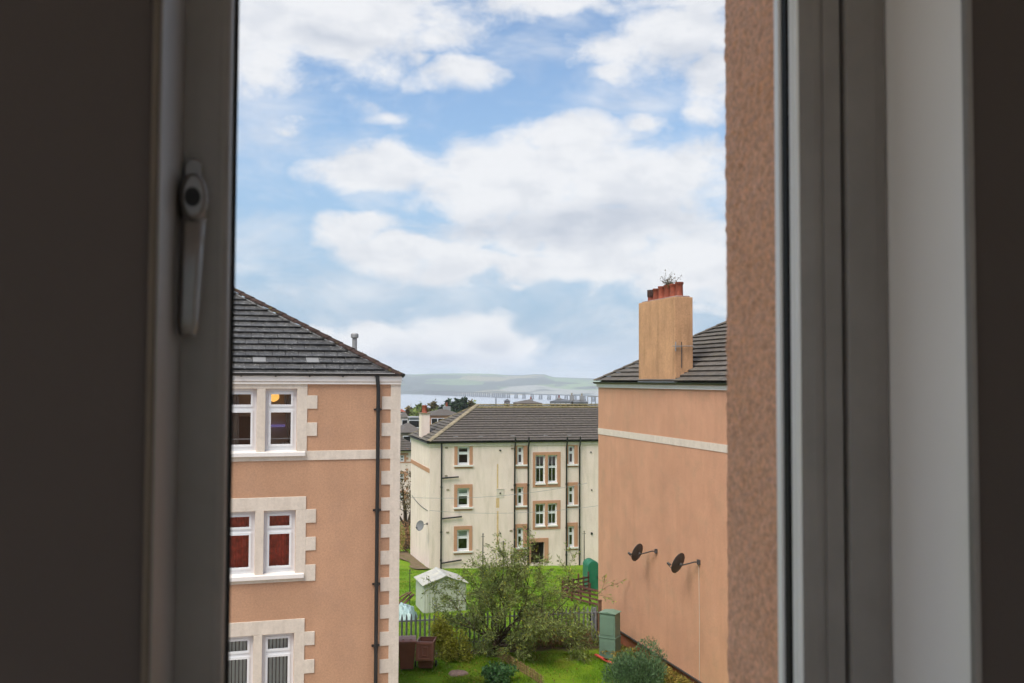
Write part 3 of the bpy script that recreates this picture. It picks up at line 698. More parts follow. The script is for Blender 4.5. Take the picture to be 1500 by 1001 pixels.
for i, (px, py0, py1, dark) in enumerate(pots):
    xx = cx0 + (cx1 - cx0) * (.12 + .152 * i)
    h = (.40, .42, .46, .46, .46, .48)[i]
    po = MB().lathe([(.135, -.02), (.15, .0), (.125, .05), (.115, h * .8), (.13, h * .86), (.14, h * .9), (.14, h), (.105, h), (.10, h * .5)], 14, (0, 0, 0)).build('chimney_pot', M['pot'], st, smooth=True, loc=(xx, pyd, czt + .02))
    MB().lathe([(.002, h * .82), (.11, h * .82)], 14, cap=False).build('flue_opening', M['flat_black'], po)
    if dark: MB().lathe([(.142, h * .45), (.143, h + .01), (.10, h + .015), (.10, h * .6)], 14, cap=False).build('soot_cap', M['pot_dark'], po)
MB().box(cx0 + .06, cx1 - .06, .06, cyd - .06, czt - .01, czt + .05).build('mortar_flaunching', M['stone'], st, bevel=.03)

# ------------------------------------------------------------------ cream tenement across the lawn
p = at(629.5, 648, 63.0); FC = Frame(p.x, p.y, 0, 14.5)
TC = empty('tenement', FC.o, FC.rot, 'cream rendered three storey tenement across the lawn with peach window margins', 'building')
CXZ = FC.pl
def cz(z): return 640 + z / 5
def cxp(z): return 580 + z / 5
zt = CXZ(700, 650)[1]; CW = 21.0; CD = 8.0; base = -13.4
holes = []; wins = []
def chole(zx0, zx1, zy0, zy1):
    x0 = CXZ(cxp(zx0), 720)[0]; x1 = CXZ(cxp(zx1), 720)[0]; m_ = cxp((zx0 + zx1) / 2)
    z1 = CXZ(m_, cz(zy0))[1]; z0 = CXZ(m_, cz(zy1))[1]
    return (x0, x1, z0, z1)
def snap(lst):   # same column: shared x so the holes line up
    x0 = sum(h[0] for h in lst) / len(lst); x1 = sum(h[1] for h in lst) / len(lst); return [(x0, x1, h[2], h[3]) for h in lst]
col1 = snap([chole(450, 538, 70, 212), chole(450, 538, 375, 520), chole(448, 536, 680, 842)])
col2 = snap([chole(888, 934, 70, 208), chole(887, 933, 368, 508), chole(887, 932, 666, 815)])
col3 = snap([chole(1263, 1306, 66, 205), chole(1262, 1306, 360, 502), chole(1260, 1306, 655, 812)])
st1 = [chole(1020, 1092, 135, 345), chole(1112, 1180, 135, 340)]; st2 = [chole(1020, 1092, 490, 655), chole(1112, 1180, 488, 650)]
sx = [snap([st1[0], st2[0]]), snap([st1[1], st2[1]])]
door = chole(990, 1088, 772, 925)
holes = col1 + col2 + col3 + sx[0] + sx[1] + [door]
w = wall_holes(0, CW, base, zt, holes, .2)
w.quad((0, CD, base), (0, 0, base), (0, 0, zt), (0, CD, zt)).quad((CW, 0, base), (CW, CD, base), (CW, CD, zt), (CW, 0, zt)).quad((CW, CD, base), (0, CD, base), (0, CD, zt), (CW, CD, zt))
w.build('wall', M['cream_wall'], TC)
def margin(parent, x0, x1, z0, z1, l, r, t, bt, pr=.03, m='peach_trim', nm='window_margin'):
    if t: slab(parent, nm, x0 - l, x1 + r, z1, z1 + t, pr, M[m], 0)
    if bt: slab(parent, nm, x0 - l, x1 + r, z0 - bt, z0, pr, M[m], 0)
    if l: slab(parent, nm, x0 - l, x0, z0, z1, pr, M[m], 0)
    if r: slab(parent, nm, x1, x1 + r, z0, z1, pr, M[m], 0)
px1 = 1 / 22.0
def dressed(h, l, r, t, bt, **kw):
    x0, x1, z0, z1 = h; margin(TC, x0, x1, z0, z1, l, r, t, bt)
    win = window(TC, x0, x1, z0 + .05, z1, .13, .07, **kw)
    MB().box(x0 - l - .04, x1 + r + .04, -.10, .14, z0 - .06, z0 + .045).build('sill', M['white_paint'], win)
    b_ = MB(); b_.quad((x0 - .1, 1.0, z0 - .1), (x1 + .1, 1.0, z0 - .1), (x1 + .1, 1.0, z1 + .1), (x0 - .1, 1.0, z1 + .1)).quad((x0 - .1, .21, z0 - .1), (x0 - .1, 1, z0 - .1), (x0 - .1, 1, z1 + .1), (x0 - .1, .21, z1 + .1)).quad((x1 + .1, .21, z0 - .1), (x1 + .1, 1, z0 - .1), (x1 + .1, 1, z1 + .1), (x1 + .1, .21, z1 + .1))
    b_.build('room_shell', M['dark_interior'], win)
    return win
for i, h in enumerate(col1):
    wn_ = dressed(h, .21, .21, (.05, .23, .23)[i], .18, transom=h[3] - (h[3] - h[2]) * .36)
    MB().quad((h[0] + .05, .26, h[3] - (.2, .45, .55)[i]), (h[1] - .05, .26, h[3] - (.2, .45, .55)[i]), (h[1] - .05, .26, h[3]), (h[0] + .05, .26, h[3])).build('roller_blind', M['blind'], wn_)
for i, h in enumerate(col2): dressed(h, .14, .26, (.10, .24, .24)[i], .22, transom=h[3] - (h[3] - h[2]) * .38)
for i, h in enumerate(col3): dressed(h, .12, .24, (.10, .24, .24)[i], .16, transom=h[3] - (h[3] - h[2]) * .36)
for k in range(2):
    L_, R_ = sx[0][k], sx[1][k]; z0, z1 = min(L_[2], R_[2]), max(L_[3], R_[3])
    margin(TC, L_[0], R_[1], z0, z1, .17, .24, .20, .22)
    slab(TC, 'mullion', L_[1], R_[0], z0, z1, .03, M['peach_trim'], 0)
    for h in (L_, R_):
        win = window(TC, h[0], h[1], h[2] + .04, h[3], .13, .055, h[3] - (h[3] - h[2]) * .42, vbars=1)
        MB().box(h[0] - .02, h[1] + .02, -.09, .14, h[2] - .05, h[2] + .04).build('sill', M['white_paint'], win)
margin(TC, door[0], door[1], door[2], door[3], .19, .28, .26, 0, nm='door_margin')
bd = MB(); bd.box(door[0], door[1], 1.3, 1.34, door[2], door[3]); bd.build('door', M['wood_old'], TC)
b = MB(); b.quad((door[0], .2, door[2]), (door[0], 1.3, door[2]), (door[0], 1.3, door[3]), (door[0], .2, door[3])).quad((door[1], .2, door[2]), (door[1], 1.3, door[2]), (door[1], 1.3, door[3]), (door[1], .2, door[3])).quad((door[0], .2, door[3]), (door[1], .2, door[3]), (door[1], 1.3, door[3]), (door[0], 1.3, door[3]))
b.build('close_entry', M['dark_interior'], TC)
# peach band on the side wall
sz = [FC.side(616, 683.0)[1]]
MB().box(-.02, .006, -.001, CD, sz[0] - .14, sz[0] + .14).build('string_course', M['peach_trim'], TC)
ze = zt + .12; OV = .13
MB().box(-.06, CW + .06, -.06, CD + .06, zt - .16, zt + .06).build('soffit', M['cream_trim'], TC)
half_gutter(TC, -OV, CW + OV, -OV, ze, .08)
MB().box(-OV - .06, -OV + .02, -OV, CD + OV, ze - .08, ze).build('gutter', M['black'], TC)
PC = R(28.5); cc, cn = math.cos(PC), math.sin(PC)
PR = lambda a, s, h: (a, -OV + s * cc - h * cn, ze + s * cn + h * cc)
PS = lambda a, s, h: (-OV + s * cc - h * cn, a, ze + s * cn + h * cc)
hip_core(MB(), -OV, CW + OV, -OV, CD + OV, ze, PC, .07).build('roof', M['brown_tile'], TC)
half = (CD + 2 * OV) / 2; SL = half / cc; G = .305
for i in range(int(SL / G) + 1):
    s0, s1 = i * G, min((i + 1) * G + .03, SL)
    mm = M['moss_tile'] if i >= int(SL / G) - 1 else M['brown_tile']
    b = MB(); course_strip(b, PR, (-OV + s0 * cc, CW + OV - s0 * cc), (-OV + s1 * cc, CW + OV - s1 * cc), s0, s1, .03, .10); b.build('tile_course', mm, TC)
    b = MB(); course_strip(b, PS, (-OV + s0 * cc, CD + OV - s0 * cc), (-OV + s1 * cc, CD + OV - s1 * cc), s0, s1, .03, .10); b.build('tile_course', M['grey_tile'], TC)
zr = ze + half * math.tan(PC) + .04
ridge_caps(TC, PR(-OV, 0, .03), (-OV + half, -OV + half, zr), M['hip_cream'], 15, .16, 'hip_tile')
ridge_caps(TC, (-OV, CD + OV, ze), (-OV + half, -OV + half, zr), M['moss_tile'], 15, .12, 'hip_tile')
ridge_caps(TC, (-OV + half, -OV + half, zr), (CW + OV - half, -OV + half, zr), M['moss_tile'], 28, .14)
for px in (665, 702, 749, 797, 832):
    x_, z_ = FC.pl(px, 637, .2); MB().add([PR(x_, .55, .08), PR(x_ + .3, .55, .08), PR(x_ + .3, .85, .05), PR(x_, .85, .05), PR(x_, .55, .02), PR(x_ + .3, .55, .02)], [(0, 1, 2, 3), (4, 5, 1, 0), (0, 3, 4), (1, 5, 2)]).build('vent_tile', M['vent_tile'], TC)
# pipes
def vpipe(zx, over, r=.055):
    x = CXZ(cxp(zx), 730)[0]
    b_ = MB(); b_.tube([(x, -.12 if not over else -.28, ze + (.28 if over else -.05)), (x, -.12 if not over else -.28, ze - .12), (x, -.12, ze - .45), (x, -.12, base)], r, 8)
    o = b_.build('downpipe', M['black'], TC, smooth=True)
    for zz in (-2.9, -5.8, -7.6):
        MB().tube([(x, -.12, ze + zz - .06), (x, -.12, ze + zz + .06)], r * 1.35, 8).build('collar', M['black'], o)
    return o
d1 = vpipe(330, False)
for zx in (866, 965, 1245, 1341): vpipe(zx, True)
for (za, zb_, ya, yb) in ((332, 457, 303, 293), (332, 480, 599, 583), (326, 478, 925, 900)):
    A = CXZ(cxp(za), cz(ya)); B_ = CXZ(cxp(zb_), cz(yb)); MB().tube([(A[0], -.12, A[1]), (B_[0], -.12, B_[1])], .05, 8).build('branch_pipe', M['black'], d1)
for (zx, zy, r) in ((763, 100, .06), (763, 413, .05), (763, 706, .05), (1427, 113, .05), (1433, 390, .05), (1433, 708, .08)):
    q = CXZ(cxp(zx), cz(zy)); MB().tube([(q[0], .02, q[1]), (q[0], -.05, q[1])], r, 10).build('wall_vent', M['black'], TC)
for (zx, zy) in ((370, 80), (367, 287), (380, 388), (378, 700), (852, 86), (850, 386), (843, 687)):
    q = CXZ(cxp(zx), cz(zy)); MB().box(q[0] - .09, q[0] + .09, -.03, .01, q[1] - .05, q[1] + .05).build('air_brick', M['hip_cream'], TC)
# rust run-off stain: thin mineral deposit with its own shape
M['rust'] = mat('rust_stain', (.60, .42, .22), .9, .2, 8)
for (z0_, z1_, wd) in ((200, 380, .045), (450, 520, .11), (545, 790, .06)):
    A = CXZ(cxp(745), cz(z0_)); B_ = CXZ(cxp(747), cz(z1_)); MB().box(A[0] - wd, A[0] + wd, -.004, .002, B_[1], A[1]).build('rust_stain', M['rust'], TC)
A = CXZ(cxp(737), cz(385)); B_ = CXZ(cxp(793), cz(448)); MB().box(A[0], B_[0], -.012, .002, B_[1], A[1]).box(A[0], B_[0], -.03, .002, A[1], A[1] + .03).build('vent_patch', M['cream_trim'], TC)
# its chimney on the end slope
cs_ = MB().box(-.03, .55, 3.25, 4.25, zt + .1, zt + 1.85).build('chimney_stack', M['cream_wall'], TC)
MB().box(-.08, .60, 3.20, 4.30, zt + 1.85, zt + 1.92).build('cope', M['hip_cream'], cs_)
for yy in (3.5, 4.0): MB().lathe([(.17, 0), (.14, .06), (.13, .40), (.16, .45), (.16, .5), (.11, .5)], 12, (.26, yy, zt + 1.92)).build('chimney_pot', M['pot'], cs_, smooth=True)

# ------------------------------------------------------------------ the room and its open window
FW = Frame(0, 0, 0, 16.5)
ZB, ZT = -.62, .75                     # window opening, relative to the eye
RW = empty('window_wall', (0, 0, 0), FW.rot, kind='structure')
def wall_piece(name, x0, x1, y0, y1, z0, z1, m, par=RW): return MB().box(x0, x1, y0, y1, z0, z1).build(name, M[m], par)
WY0, WY1 = .805, 1.00                   # inner leaf
LXI, RXI = -.0564, .722                 # inner edges of the plaster opening
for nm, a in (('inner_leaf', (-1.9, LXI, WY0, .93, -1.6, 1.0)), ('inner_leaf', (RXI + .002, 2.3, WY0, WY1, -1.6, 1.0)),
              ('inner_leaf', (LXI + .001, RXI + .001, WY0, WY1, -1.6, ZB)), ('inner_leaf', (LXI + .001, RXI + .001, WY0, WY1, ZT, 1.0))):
    wall_piece(nm, *a, 'shaded_room_wall')
# outer roughcast leaf with reveal
for a in ((-6, -.34, 1.002, 1.09, -9.6, 1.6), (.605, 9, 1.002, 1.09, -9.6, 1.6), (-.339, .604, 1.002, 1.09, -9.6, ZB), (-.339, .604, 1.002, 1.09, ZT, 1.6)):  # hidden left side of the opening widened to let more sky onto the reveal board
    wall_piece('outer_leaf', *a, 'reveal')
# the roughcast reveal at the right, with real relief
b = MB(); ny, nzv = 36, 420; rs = np.random.RandomState(11)
z_ = np.linspace(ZB, ZT, nzv)
nn = rs.rand(ny, nzv)
k = np.array([.25, .5, .25])
for _ in range(1):
    nn = np.apply_along_axis(lambda v: np.convolve(v, k, 'same'), 0, nn); nn = np.apply_along_axis(lambda v: np.convolve(v, k, 'same'), 1, nn)
for i in range(ny):
    y = .966 + .126 * i / (ny - 1)
    for j in range(nzv): b.v.append((.6035 - (nn[i, j] - .5) * .007 + (.006 if i == ny - 1 else 0), y, z_[j]))
for i in range(ny - 1):
    for j in range(nzv - 1): b.f.append((i * nzv + j, (i + 1) * nzv + j, (i + 1) * nzv + j + 1, i * nzv + j + 1))
b.build('roughcast_reveal', M['reveal'], RW, smooth=False).data.shade_smooth()
tag(MB().box(-1.4, 2.3, -1.9, .80, -1.62, -1.60).build('floor', M['carpet'], matrix=Matrix.Rotation(FW.rot, 4, 'Z')), kind='structure')
tag(MB().box(-1.4, 2.3, -1.9, 1.0, 1.0, 1.1).build('ceiling', M['white_paint'], matrix=Matrix.Rotation(FW.rot, 4, 'Z')), kind='structure')
wl_ = tag(wall_holes(-.81, 2.0, -1.62, 1.1, [(-.62, 1.85, -1.3, .92)], .1, 0).build('wall_left', M['room_white'], matrix=Matrix.Rotation(FW.rot, 4, 'Z') @ Matrix.Translation((-1.15, 0, 0)) @ Matrix.Rotation(R(-90), 4, 'Z')), kind='structure')  # unseen side opening, added so daylight reaches the right reveal board and white edges
b = MB()
for a in ((-.62, 1.85, -1.3, -1.24), (-.62, 1.85, .86, .92), (-.62, -.56, -1.24, .86), (1.79, 1.85, -1.24, .86)): b.box(a[0], a[1], .03, .09, a[2], a[3])
b.build('side_window_frame', M['frame_white'], wl_)
tag(MB().box(2.3, 2.4, -2.0, 1.0, -1.62, 1.1).build('wall_right', M['room_white'], matrix=Matrix.Rotation(FW.rot, 4, 'Z')), kind='structure')
wb = tag(wall_holes(-1.4, 2.3, -1.62, 1.1, [(-1.2, 2.1, -.95, .9)], .1, -2.0).build('wall_back', M['room_white'], matrix=Matrix.Rotation(FW.rot, 4, 'Z')), kind='structure')  # unseen rear opening, added to fill the room with daylight
b = MB()
for a in ((-1.2, 2.1, -.95, -.89), (-1.2, 2.1, .84, .9), (-1.2, -1.14, -.89, .84), (2.04, 2.1, -.89, .84), (.17, .23, -.89, .84)): b.box(a[0], a[1], -1.98, -1.92, a[2], a[3])
b.build('rear_window_frame', M['frame_white'], wb)
tag(MB().box(-60, 60, -80, 21, -9.42, -9.24).build('pavement', M['zinc_stone'] if 'zinc_stone' in M else M['stone'], matrix=Matrix.Rotation(FW.rot, 4, 'Z')), kind='structure')  # unseen paving, added to keep light bounced off the ground neutral, not green
# window frame, left jamb with handle, right jamb
WF = empty('window_frame', (0, 0, ZB), FW.rot, 'pale plastic window frame round the open window with lever handle on its left side', 'window')
def vprof(name, pts, m, par=WF, smooth=False, bev=0, z0=ZB, z1=ZT):
    return MB().prism(pts, 'z', z0 - ZB, z1 - ZB).build(name, M[m], par, smooth=smooth, bevel=bev)
arc = lambda cx_, cy_, r_, a0_, a1_, n_=8: [(cx_ + r_ * math.cos(a), cy_ + r_ * math.sin(a)) for a in np.linspace(R(a0_), R(a1_), n_)]
vprof('left_lining', [(-.0563, .800), (-.0510, .800), (-.0395, .929), (-.0563, .929)], 'frame', bev=.001)
vprof('trim_bead', [(-.0585, .796), (-.0535, .796), (-.0522, .803), (-.0585, .803)], 'brown_seal', bev=.0015)
vprof('left_stile', [(-.0400, .931), (-.036, .9305), (-.010, .9305)] + arc(-.0065, .9385, .0085, 250, 360) + [(.0035, .950), (.0035, .964), (-.040, .964)], 'frame', smooth=True)
vprof('left_seal', [(.0036, .951), (.0078, .953), (.0078, .975), (.0036, .975)], 'gasket')
# right side, from outside to inside
vprof('outer_edge', [(.5985, .958), (.606, .9565), (.606, .967), (.5985, .967)], 'frame_white', bev=.001)
vprof('right_seal', [(.6015, .9470), (.6095, .9470), (.6095, .9560), (.6015, .9560)], 'gasket')
vprof('rebate', [(.6040, .9310), (.6080, .9300), (.6080, .9465), (.6050, .9465)], 'frame_white', bev=.001)
for k in range(3): vprof('seal_rib', [(.6030, .9350 + k * .0035), (.6045, .9345 + k * .0035), (.6045, .9365 + k * .0035), (.6030, .9360 + k * .0035)], 'frame_white')
vprof('right_stile', [(.6082, .9295), (.613, .927), (.622, .9245), (.6305, .9245), (.6305, .9265), (.634, .9265), (.634, .9235), (.655, .9230), (.6575, .9265), (.6575, .999), (.6082, .999)], 'frame', bev=.0012)
vprof('inner_stile', [(.6625, .9260), (.6640, .9225), (.7000, .9215), (.7160, .9235), (.7185, .930), (.7185, .999), (.6625, .999)], 'frame', bev=.0015)
vprof('stile_gap', [(.6576, .945), (.6624, .945), (.6624, .990), (.6576, .990)], 'gasket')
vprof('reveal_board', [(.7186, .806), (.7215, .806), (.7215, .9995), (.7186, .9995)], 'gloss_reveal', bev=.0008)
vprof('edge_trim', [(.7155, .797), (.7235, .797), (.7235, .8055), (.7155, .8055)], 'frame', bev=.002)
MB().box(-.0563, .7214, .790, 1.0, -.02, .0).build('window_board', M['gloss_reveal'], WF, bevel=.004)
MB().box(-.0394, .7184, .925, .999, .0005, .05).build('bottom_rail', M['frame'], WF, bevel=.004)
MB().box(-.0394, .7184, .925, .999, ZT - ZB - .05, ZT - ZB - .0005).build('top_rail', M['frame'], WF, bevel=.004)
# lever handle
hx = -.0205; hz0 = (557 - 245) / FPX * .97 - ZB
def P3(px, py, ly):
    x_, z_ = FW.pl(px, py, ly); return x_, z_ - ZB
x0_, zt_ = P3(284, 233, .925); _, zb_ = P3(284, 318, .925)
hb_ = MB(); pts = []
wv = .0085
outl = [(x0_ + math.cos(a) * wv, zt_ - wv + math.sin(a) * wv) for a in np.linspace(0, math.pi, 9)] + [(x0_ + math.cos(a) * wv, zb_ + wv + math.sin(a) * wv) for a in np.linspace(math.pi, 2 * math.pi, 9)]
hd = MB().prism(outl, 'y', .919, .931).build('handle', M['handle'], WF, bevel=.002)
xn, zn = P3(284, 290, .905)
hubo = [(xn + .0118 * math.cos(a), zn - .002 + .021 * math.sin(a)) for a in np.linspace(0, 2 * math.pi, 24, endpoint=False)]
MB().prism(hubo, 'y', .884, .918).build('hub', M['handle'], hd, smooth=True, bevel=.004)
MB().prism([(xn - .0005 + .0068 * math.cos(a), zn - .003 + .0085 * math.sin(a)) for a in np.linspace(0, 2 * math.pi, 16, endpoint=False)], 'y', .8825, .890).build('lock_barrel', M['gasket'], hd)
xe, zeh = P3(274, 492, .885)
lv = MB(); n_ = 14
for i in range(n_ + 1):
    t = i / n_; x_ = xn + (xe - xn) * t - .0004; zz = zn - .019 + (zeh - zn + .019) * t; wd = .0108 - .0022 * t if t < .98 else .0066; dep = .0075 if t < .97 else .005
    yc = .899 - .010 * math.sin(min(t * 2.2, 1) * math.pi / 2)
    for (ax, ay) in ((-1, -.3), (-.6, -1), (.6, -1), (1, -.3), (1, .8), (-1, .8)): lv.v.append((x_ + ax * wd, yc + ay * dep, zz))
for i in range(n_):
    for j in range(6): lv.f.append((i * 6 + j, i * 6 + (j + 1) % 6, (i + 1) * 6 + (j + 1) % 6, (i + 1) * 6 + j))
lv.f += [tuple(range(6)), tuple(n_ * 6 + j for j in range(6))[::-1]]
lv.build('lever', M['handle'], hd, smooth=True, bevel=.0015)

# ------------------------------------------------------------------ satellite dishes
def dish(loc, normal, radius, bracket, label, m='dark_metal', ov=1.0, lnb_dir=None):
    root = empty('satellite_dish', bracket, 0, label, 'dish', 'satellite dishes')
    nrm = Vector(normal).normalized(); c = Vector(loc) - Vector(bracket)
    up = (Vector((0, 0, 1)) - nrm * nrm.z).normalized(); sd = up.cross(nrm)
    b = MB(); rings = 6; n = 26
    for lay in (0, -.012):
        for i in range(rings + 1):
            rr = radius * i / rings
            for j in range(n):
                a = 2 * math.pi * j / n; q = c + sd * (rr * .9 * math.cos(a)) + up * (rr * math.sin(a)) + nrm * (.22 * rr * rr / radius + lay); b.v.append(tuple(q))
    L = (rings + 1) * n
    for k in (0, L):
        for i in range(rings):
            for j in range(n): b.f.append((k + i * n + j, k + i * n + (j + 1) % n, k + (i + 1) * n + (j + 1) % n, k + (i + 1) * n + j))
    for j in range(n): b.f.append((rings * n + j, rings * n + (j + 1) % n, L + rings * n + (j + 1) % n, L + rings * n + j))
    b.build('reflector', M[m], root, smooth=True)
    back = c - nrm * .05
    MB().tube([c - nrm * .012, c - nrm * .08], .045, 10).build('mount', M['dark_metal'], root)
    MB().tube([Vector((0, 0, 0)), Vector((0, 0, .02)) + (back - Vector((0, 0, .0))) * .25, back - nrm * .03], .02, 8).build('wall_arm', M['dark_metal'], root, smooth=True)
    MB().box(-.05, .05, -.05, .05, -.07, .07).build('wall_bracket', M['dark_metal'], root, bevel=.01)
    foc = c + nrm * radius * 1.25 - up * radius * .55
    ar = MB().tube([c - up * radius * .96 + nrm * .04, foc - up * .03], .014, 6).build('feed_arm', M['dark_metal'], root)
    MB().tube([foc, foc - nrm * .12], [.04, .03], 10).build('receiver_head', M['black'], root)
    return root
def on_wall(F, px, py, off=0.0):
    x, z = F.pl(px, py, -off); return F.w(x, -off, z)
B1 = on_wall(FR, 961, 807.5, .03); B2 = on_wall(FR, 1023.5, 823.5, .03)
def near(px, py, ref, off): d = ray(px, py); return d * ((ref.y + off) / d.y)
D1 = FR.pl(935.5, 810.5, -.42); D2 = FR.pl(995.7, 826.5, -.42)
dish(FR.w(D1[0], -.42, D1[1]), (-.66, .66, .30), .31, B1, 'farther of the two black satellite dishes on the peach gable wall')
dish(FR.w(D2[0], -.42, D2[1]), (-.64, .66, .34), .33, B2, 'nearer black satellite dish on the peach gable wall with cable below')
cb = MB(); a_ = FR.pl(1024.5, 826); b_ = FR.pl(1025.5, 996)
o_ = cb.tube([FR.w(a_[0], -.02, a_[1]), FR.w((a_[0] + b_[0]) / 2 + .02, -.02, (a_[1] + b_[1]) / 2), FR.w(b_[0], -.02, b_[1])], .007, 6).build('dish_cable', M['cream_trim'])
tag(o_, 'thin pale cable running down the peach gable wall below the nearer dish', 'cable')
sd_ = FC.side(626.5, 767.5, 0); pk = FC.side(616, 770.5, -.55)
dish(FC.w(-.55, pk[0], pk[1]), (-.50, -.80, .30), .34, FC.w(-.03, sd_[0], sd_[1]), 'grey satellite dish on the side wall of the cream tenement', 'dish_grey')
# television aerial on the chimney
ab = FR.w(cx1 + .0, 0, 0)
xa, za = FR.pl(998.5, 536, -.0); 
q0 = at(998.4, 537, 32.0); q1 = at(998.6, 501, 32.0)
yq = FR.side(998.5, 520, cx1 + .06)[0]; zq0 = FR.side(998.5, 537, cx1 + .06)[1]; zq1 = FR.side(998.5, 501, cx1 + .06)[1]
A_ = empty('television_aerial', FR.w(cx1 + .06, yq, zq0), FR.rot, 'small grey television aerial fixed to the peach chimney stack', 'aerial')
MB().tube([(0, 0, -.05), (0, 0, zq1 - zq0)], .014, 6).build('mast', M['dark_metal'], A_)
hh = zq1 - zq0
MB().tube([(0, -.30, hh * .82), (0, .42, hh * .84)], .012, 6).build('boom', M['zinc'], A_)
el = MB()
for k in range(7): y = -.28 + k * .11; el.tube([(-.16, y, hh * .82), (.16, y, hh * .835)], .006, 5)
el.build('elements', M['zinc'], A_)
MB().box(-.012, .012, -.22, -.19, hh * .62, hh * 1.0).box(-.012, .012, -.22, .0, hh * .78, hh * .80).build('reflector', M['zinc'], A_)

# ------------------------------------------------------------------ vegetation helpers
def leaf_mesh(name, pts, length, width, m, parent=None, seed=1, droop=.3, up=None, dirs=None):
    r = np.random.RandomState(seed); P = np.asarray(pts); n = len(P)
    if dirs is None: d = r.normal(size=(n, 3)); d[:, 2] -= droop
    else: d = np.asarray(dirs) + r.normal(size=(n, 3)) * .55; d[:, 2] -= droop * .5
    d /= np.linalg.norm(d, axis=1)[:, None]
    s = np.cross(d, r.normal(size=(n, 3))); s /= np.linalg.norm(s, axis=1)[:, None]
    L = length * r.uniform(.6, 1.3, n)[:, None]; W = width * r.uniform(.6, 1.3, n)[:, None]
    v = np.empty((n, 4, 3)); v[:, 0] = P; v[:, 1] = P + d * L * .5 + s * W * .5; v[:, 2] = P + d * L; v[:, 3] = P + d * L * .5 - s * W * .5
    me = bpy.data.meshes.new(name); me.vertices.add(n * 4); me.vertices.foreach_set('co', v.reshape(-1))
    me.loops.add(n * 4); me.loops.foreach_set('vertex_index', np.arange(n * 4)); me.polygons.add(n); me.polygons.foreach_set('loop_start', np.arange(n) * 4)
    try: me.polygons.foreach_set('loop_total', np.full(n, 4))
    except Exception: pass
    me.update(calc_edges=True); me.materials.append(m)
    o = bpy.data.objects.new(name, me); C.objects.link(o)
    if parent: o.parent = parent
    return o
def grow(rnd, start, d, length, r, depth, segs, twigs, bend=.25, lift=.0, nseg=6, kids=(3, 5), ratio=.62):
    """recursive branch; appends (points, radii) to segs and (pos, dir) to twigs"""
    p = Vector(start); d = Vector(d).normalized(); pts = [p.copy()]; rr = [r]
    for i in range(nseg):
        d = (d + Vector((rnd.gauss(0, bend), rnd.gauss(0, bend), rnd.gauss(0, bend) + lift)) * .45).normalized()
        p = p + d * (length / nseg); pts.append(p.copy()); rr.append(r * (1 - .75 * (i + 1) / nseg))
        if depth <= 1:
            for q in range(5): twigs.append((p - d * (length / nseg) * rnd.random(), d.copy()))
        if depth > 0 and i >= 1:
            for q in range(rnd.randint(*kids) if i > 1 else 1):
                if rnd.random() < .62:
                    a = rnd.uniform(0, 6.283); o = d.orthogonal().normalized(); o.rotate(Matrix.Rotation(a, 3, d)); nd = (d * .75 + o * rnd.uniform(.5, .95)).normalized()
                    grow(rnd, p, nd, length * ratio * rnd.uniform(.6, 1.05), rr[-1] * .6, depth - 1, segs, twigs, bend, lift - .02, max(3, nseg - 1), (1, 2), ratio)
    segs.append((pts, rr))

# ------------------------------------------------------------------ garden
# palisade fence, each pale its own part
f0 = at(575, 946, 33.4); f1 = at(879, 941, 34.9)
FO = Vector((f0.x, f0.y, 0)); FD = Vector((f1.x - f0.x, f1.y - f0.y, 0)); FLn = FD.length; fr_ = math.atan2(FD.y, FD.x); FD.normalize()
FEN = empty('palisade_fence', (FO.x, FO.y, -9.3), fr_, 'grey steel palisade fence crossing the garden behind the bins and the willow', 'fence')
pb = MB(); hgt = 1.27
pb.add([(-.033, 0, .04), (-.012, -.016, .04), (.012, -.016, .04), (.033, 0, .04), (-.033, 0, hgt - .12), (-.012, -.016, hgt), (.012, -.016, hgt), (.033, 0, hgt - .12)], [(0, 1, 5, 4), (1, 2, 6, 5), (2, 3, 7, 6)])
pb.add([(-.033, .004, .04), (-.012, -.012, .04), (.012, -.012, .04), (.033, .004, .04), (-.033, .004, hgt - .12), (-.012, -.012, hgt), (.012, -.012, hgt), (.033, .004, hgt - .12)], [(4, 5, 1, 0), (5, 6, 2, 1), (6, 7, 3, 2)])
pme = pb.mesh('pale', M['fence_steel'])
npal = int(FLn / .157)
for i in range(-10, npal + 1): inst(pme, 'pale', FEN, (i * .157, -.03, random.uniform(-.02, .02)), (0, random.uniform(-.015, .015), random.uniform(-.1, .1)))
for z in (.18, hgt - .26): MB().box(-1.7, FLn, .0, .045, z, z + .045).build('rail', M['fence_steel'], FEN)
for i in range(0, 4): MB().box(i * 2.4 - .05, i * 2.4 + .02, .05, .13, 0, hgt - .08).build('post', M['fence_steel'], FEN)
q = at(878.5, 943, 34.6)
PO = empty('fence_post', (q.x, q.y, -9.35), R(17), 'weathered brown timber post at the end of the steel fence by the green cabinet', 'post')
MB().box(-.06, .06, -.05, .05, 0, 1.55).build('shaft', M['wood_old'], PO, bevel=.008)
MB().box(-.07, .07, -.06, .06, 1.551, 1.58).build('cap', M['wood_old'], PO)

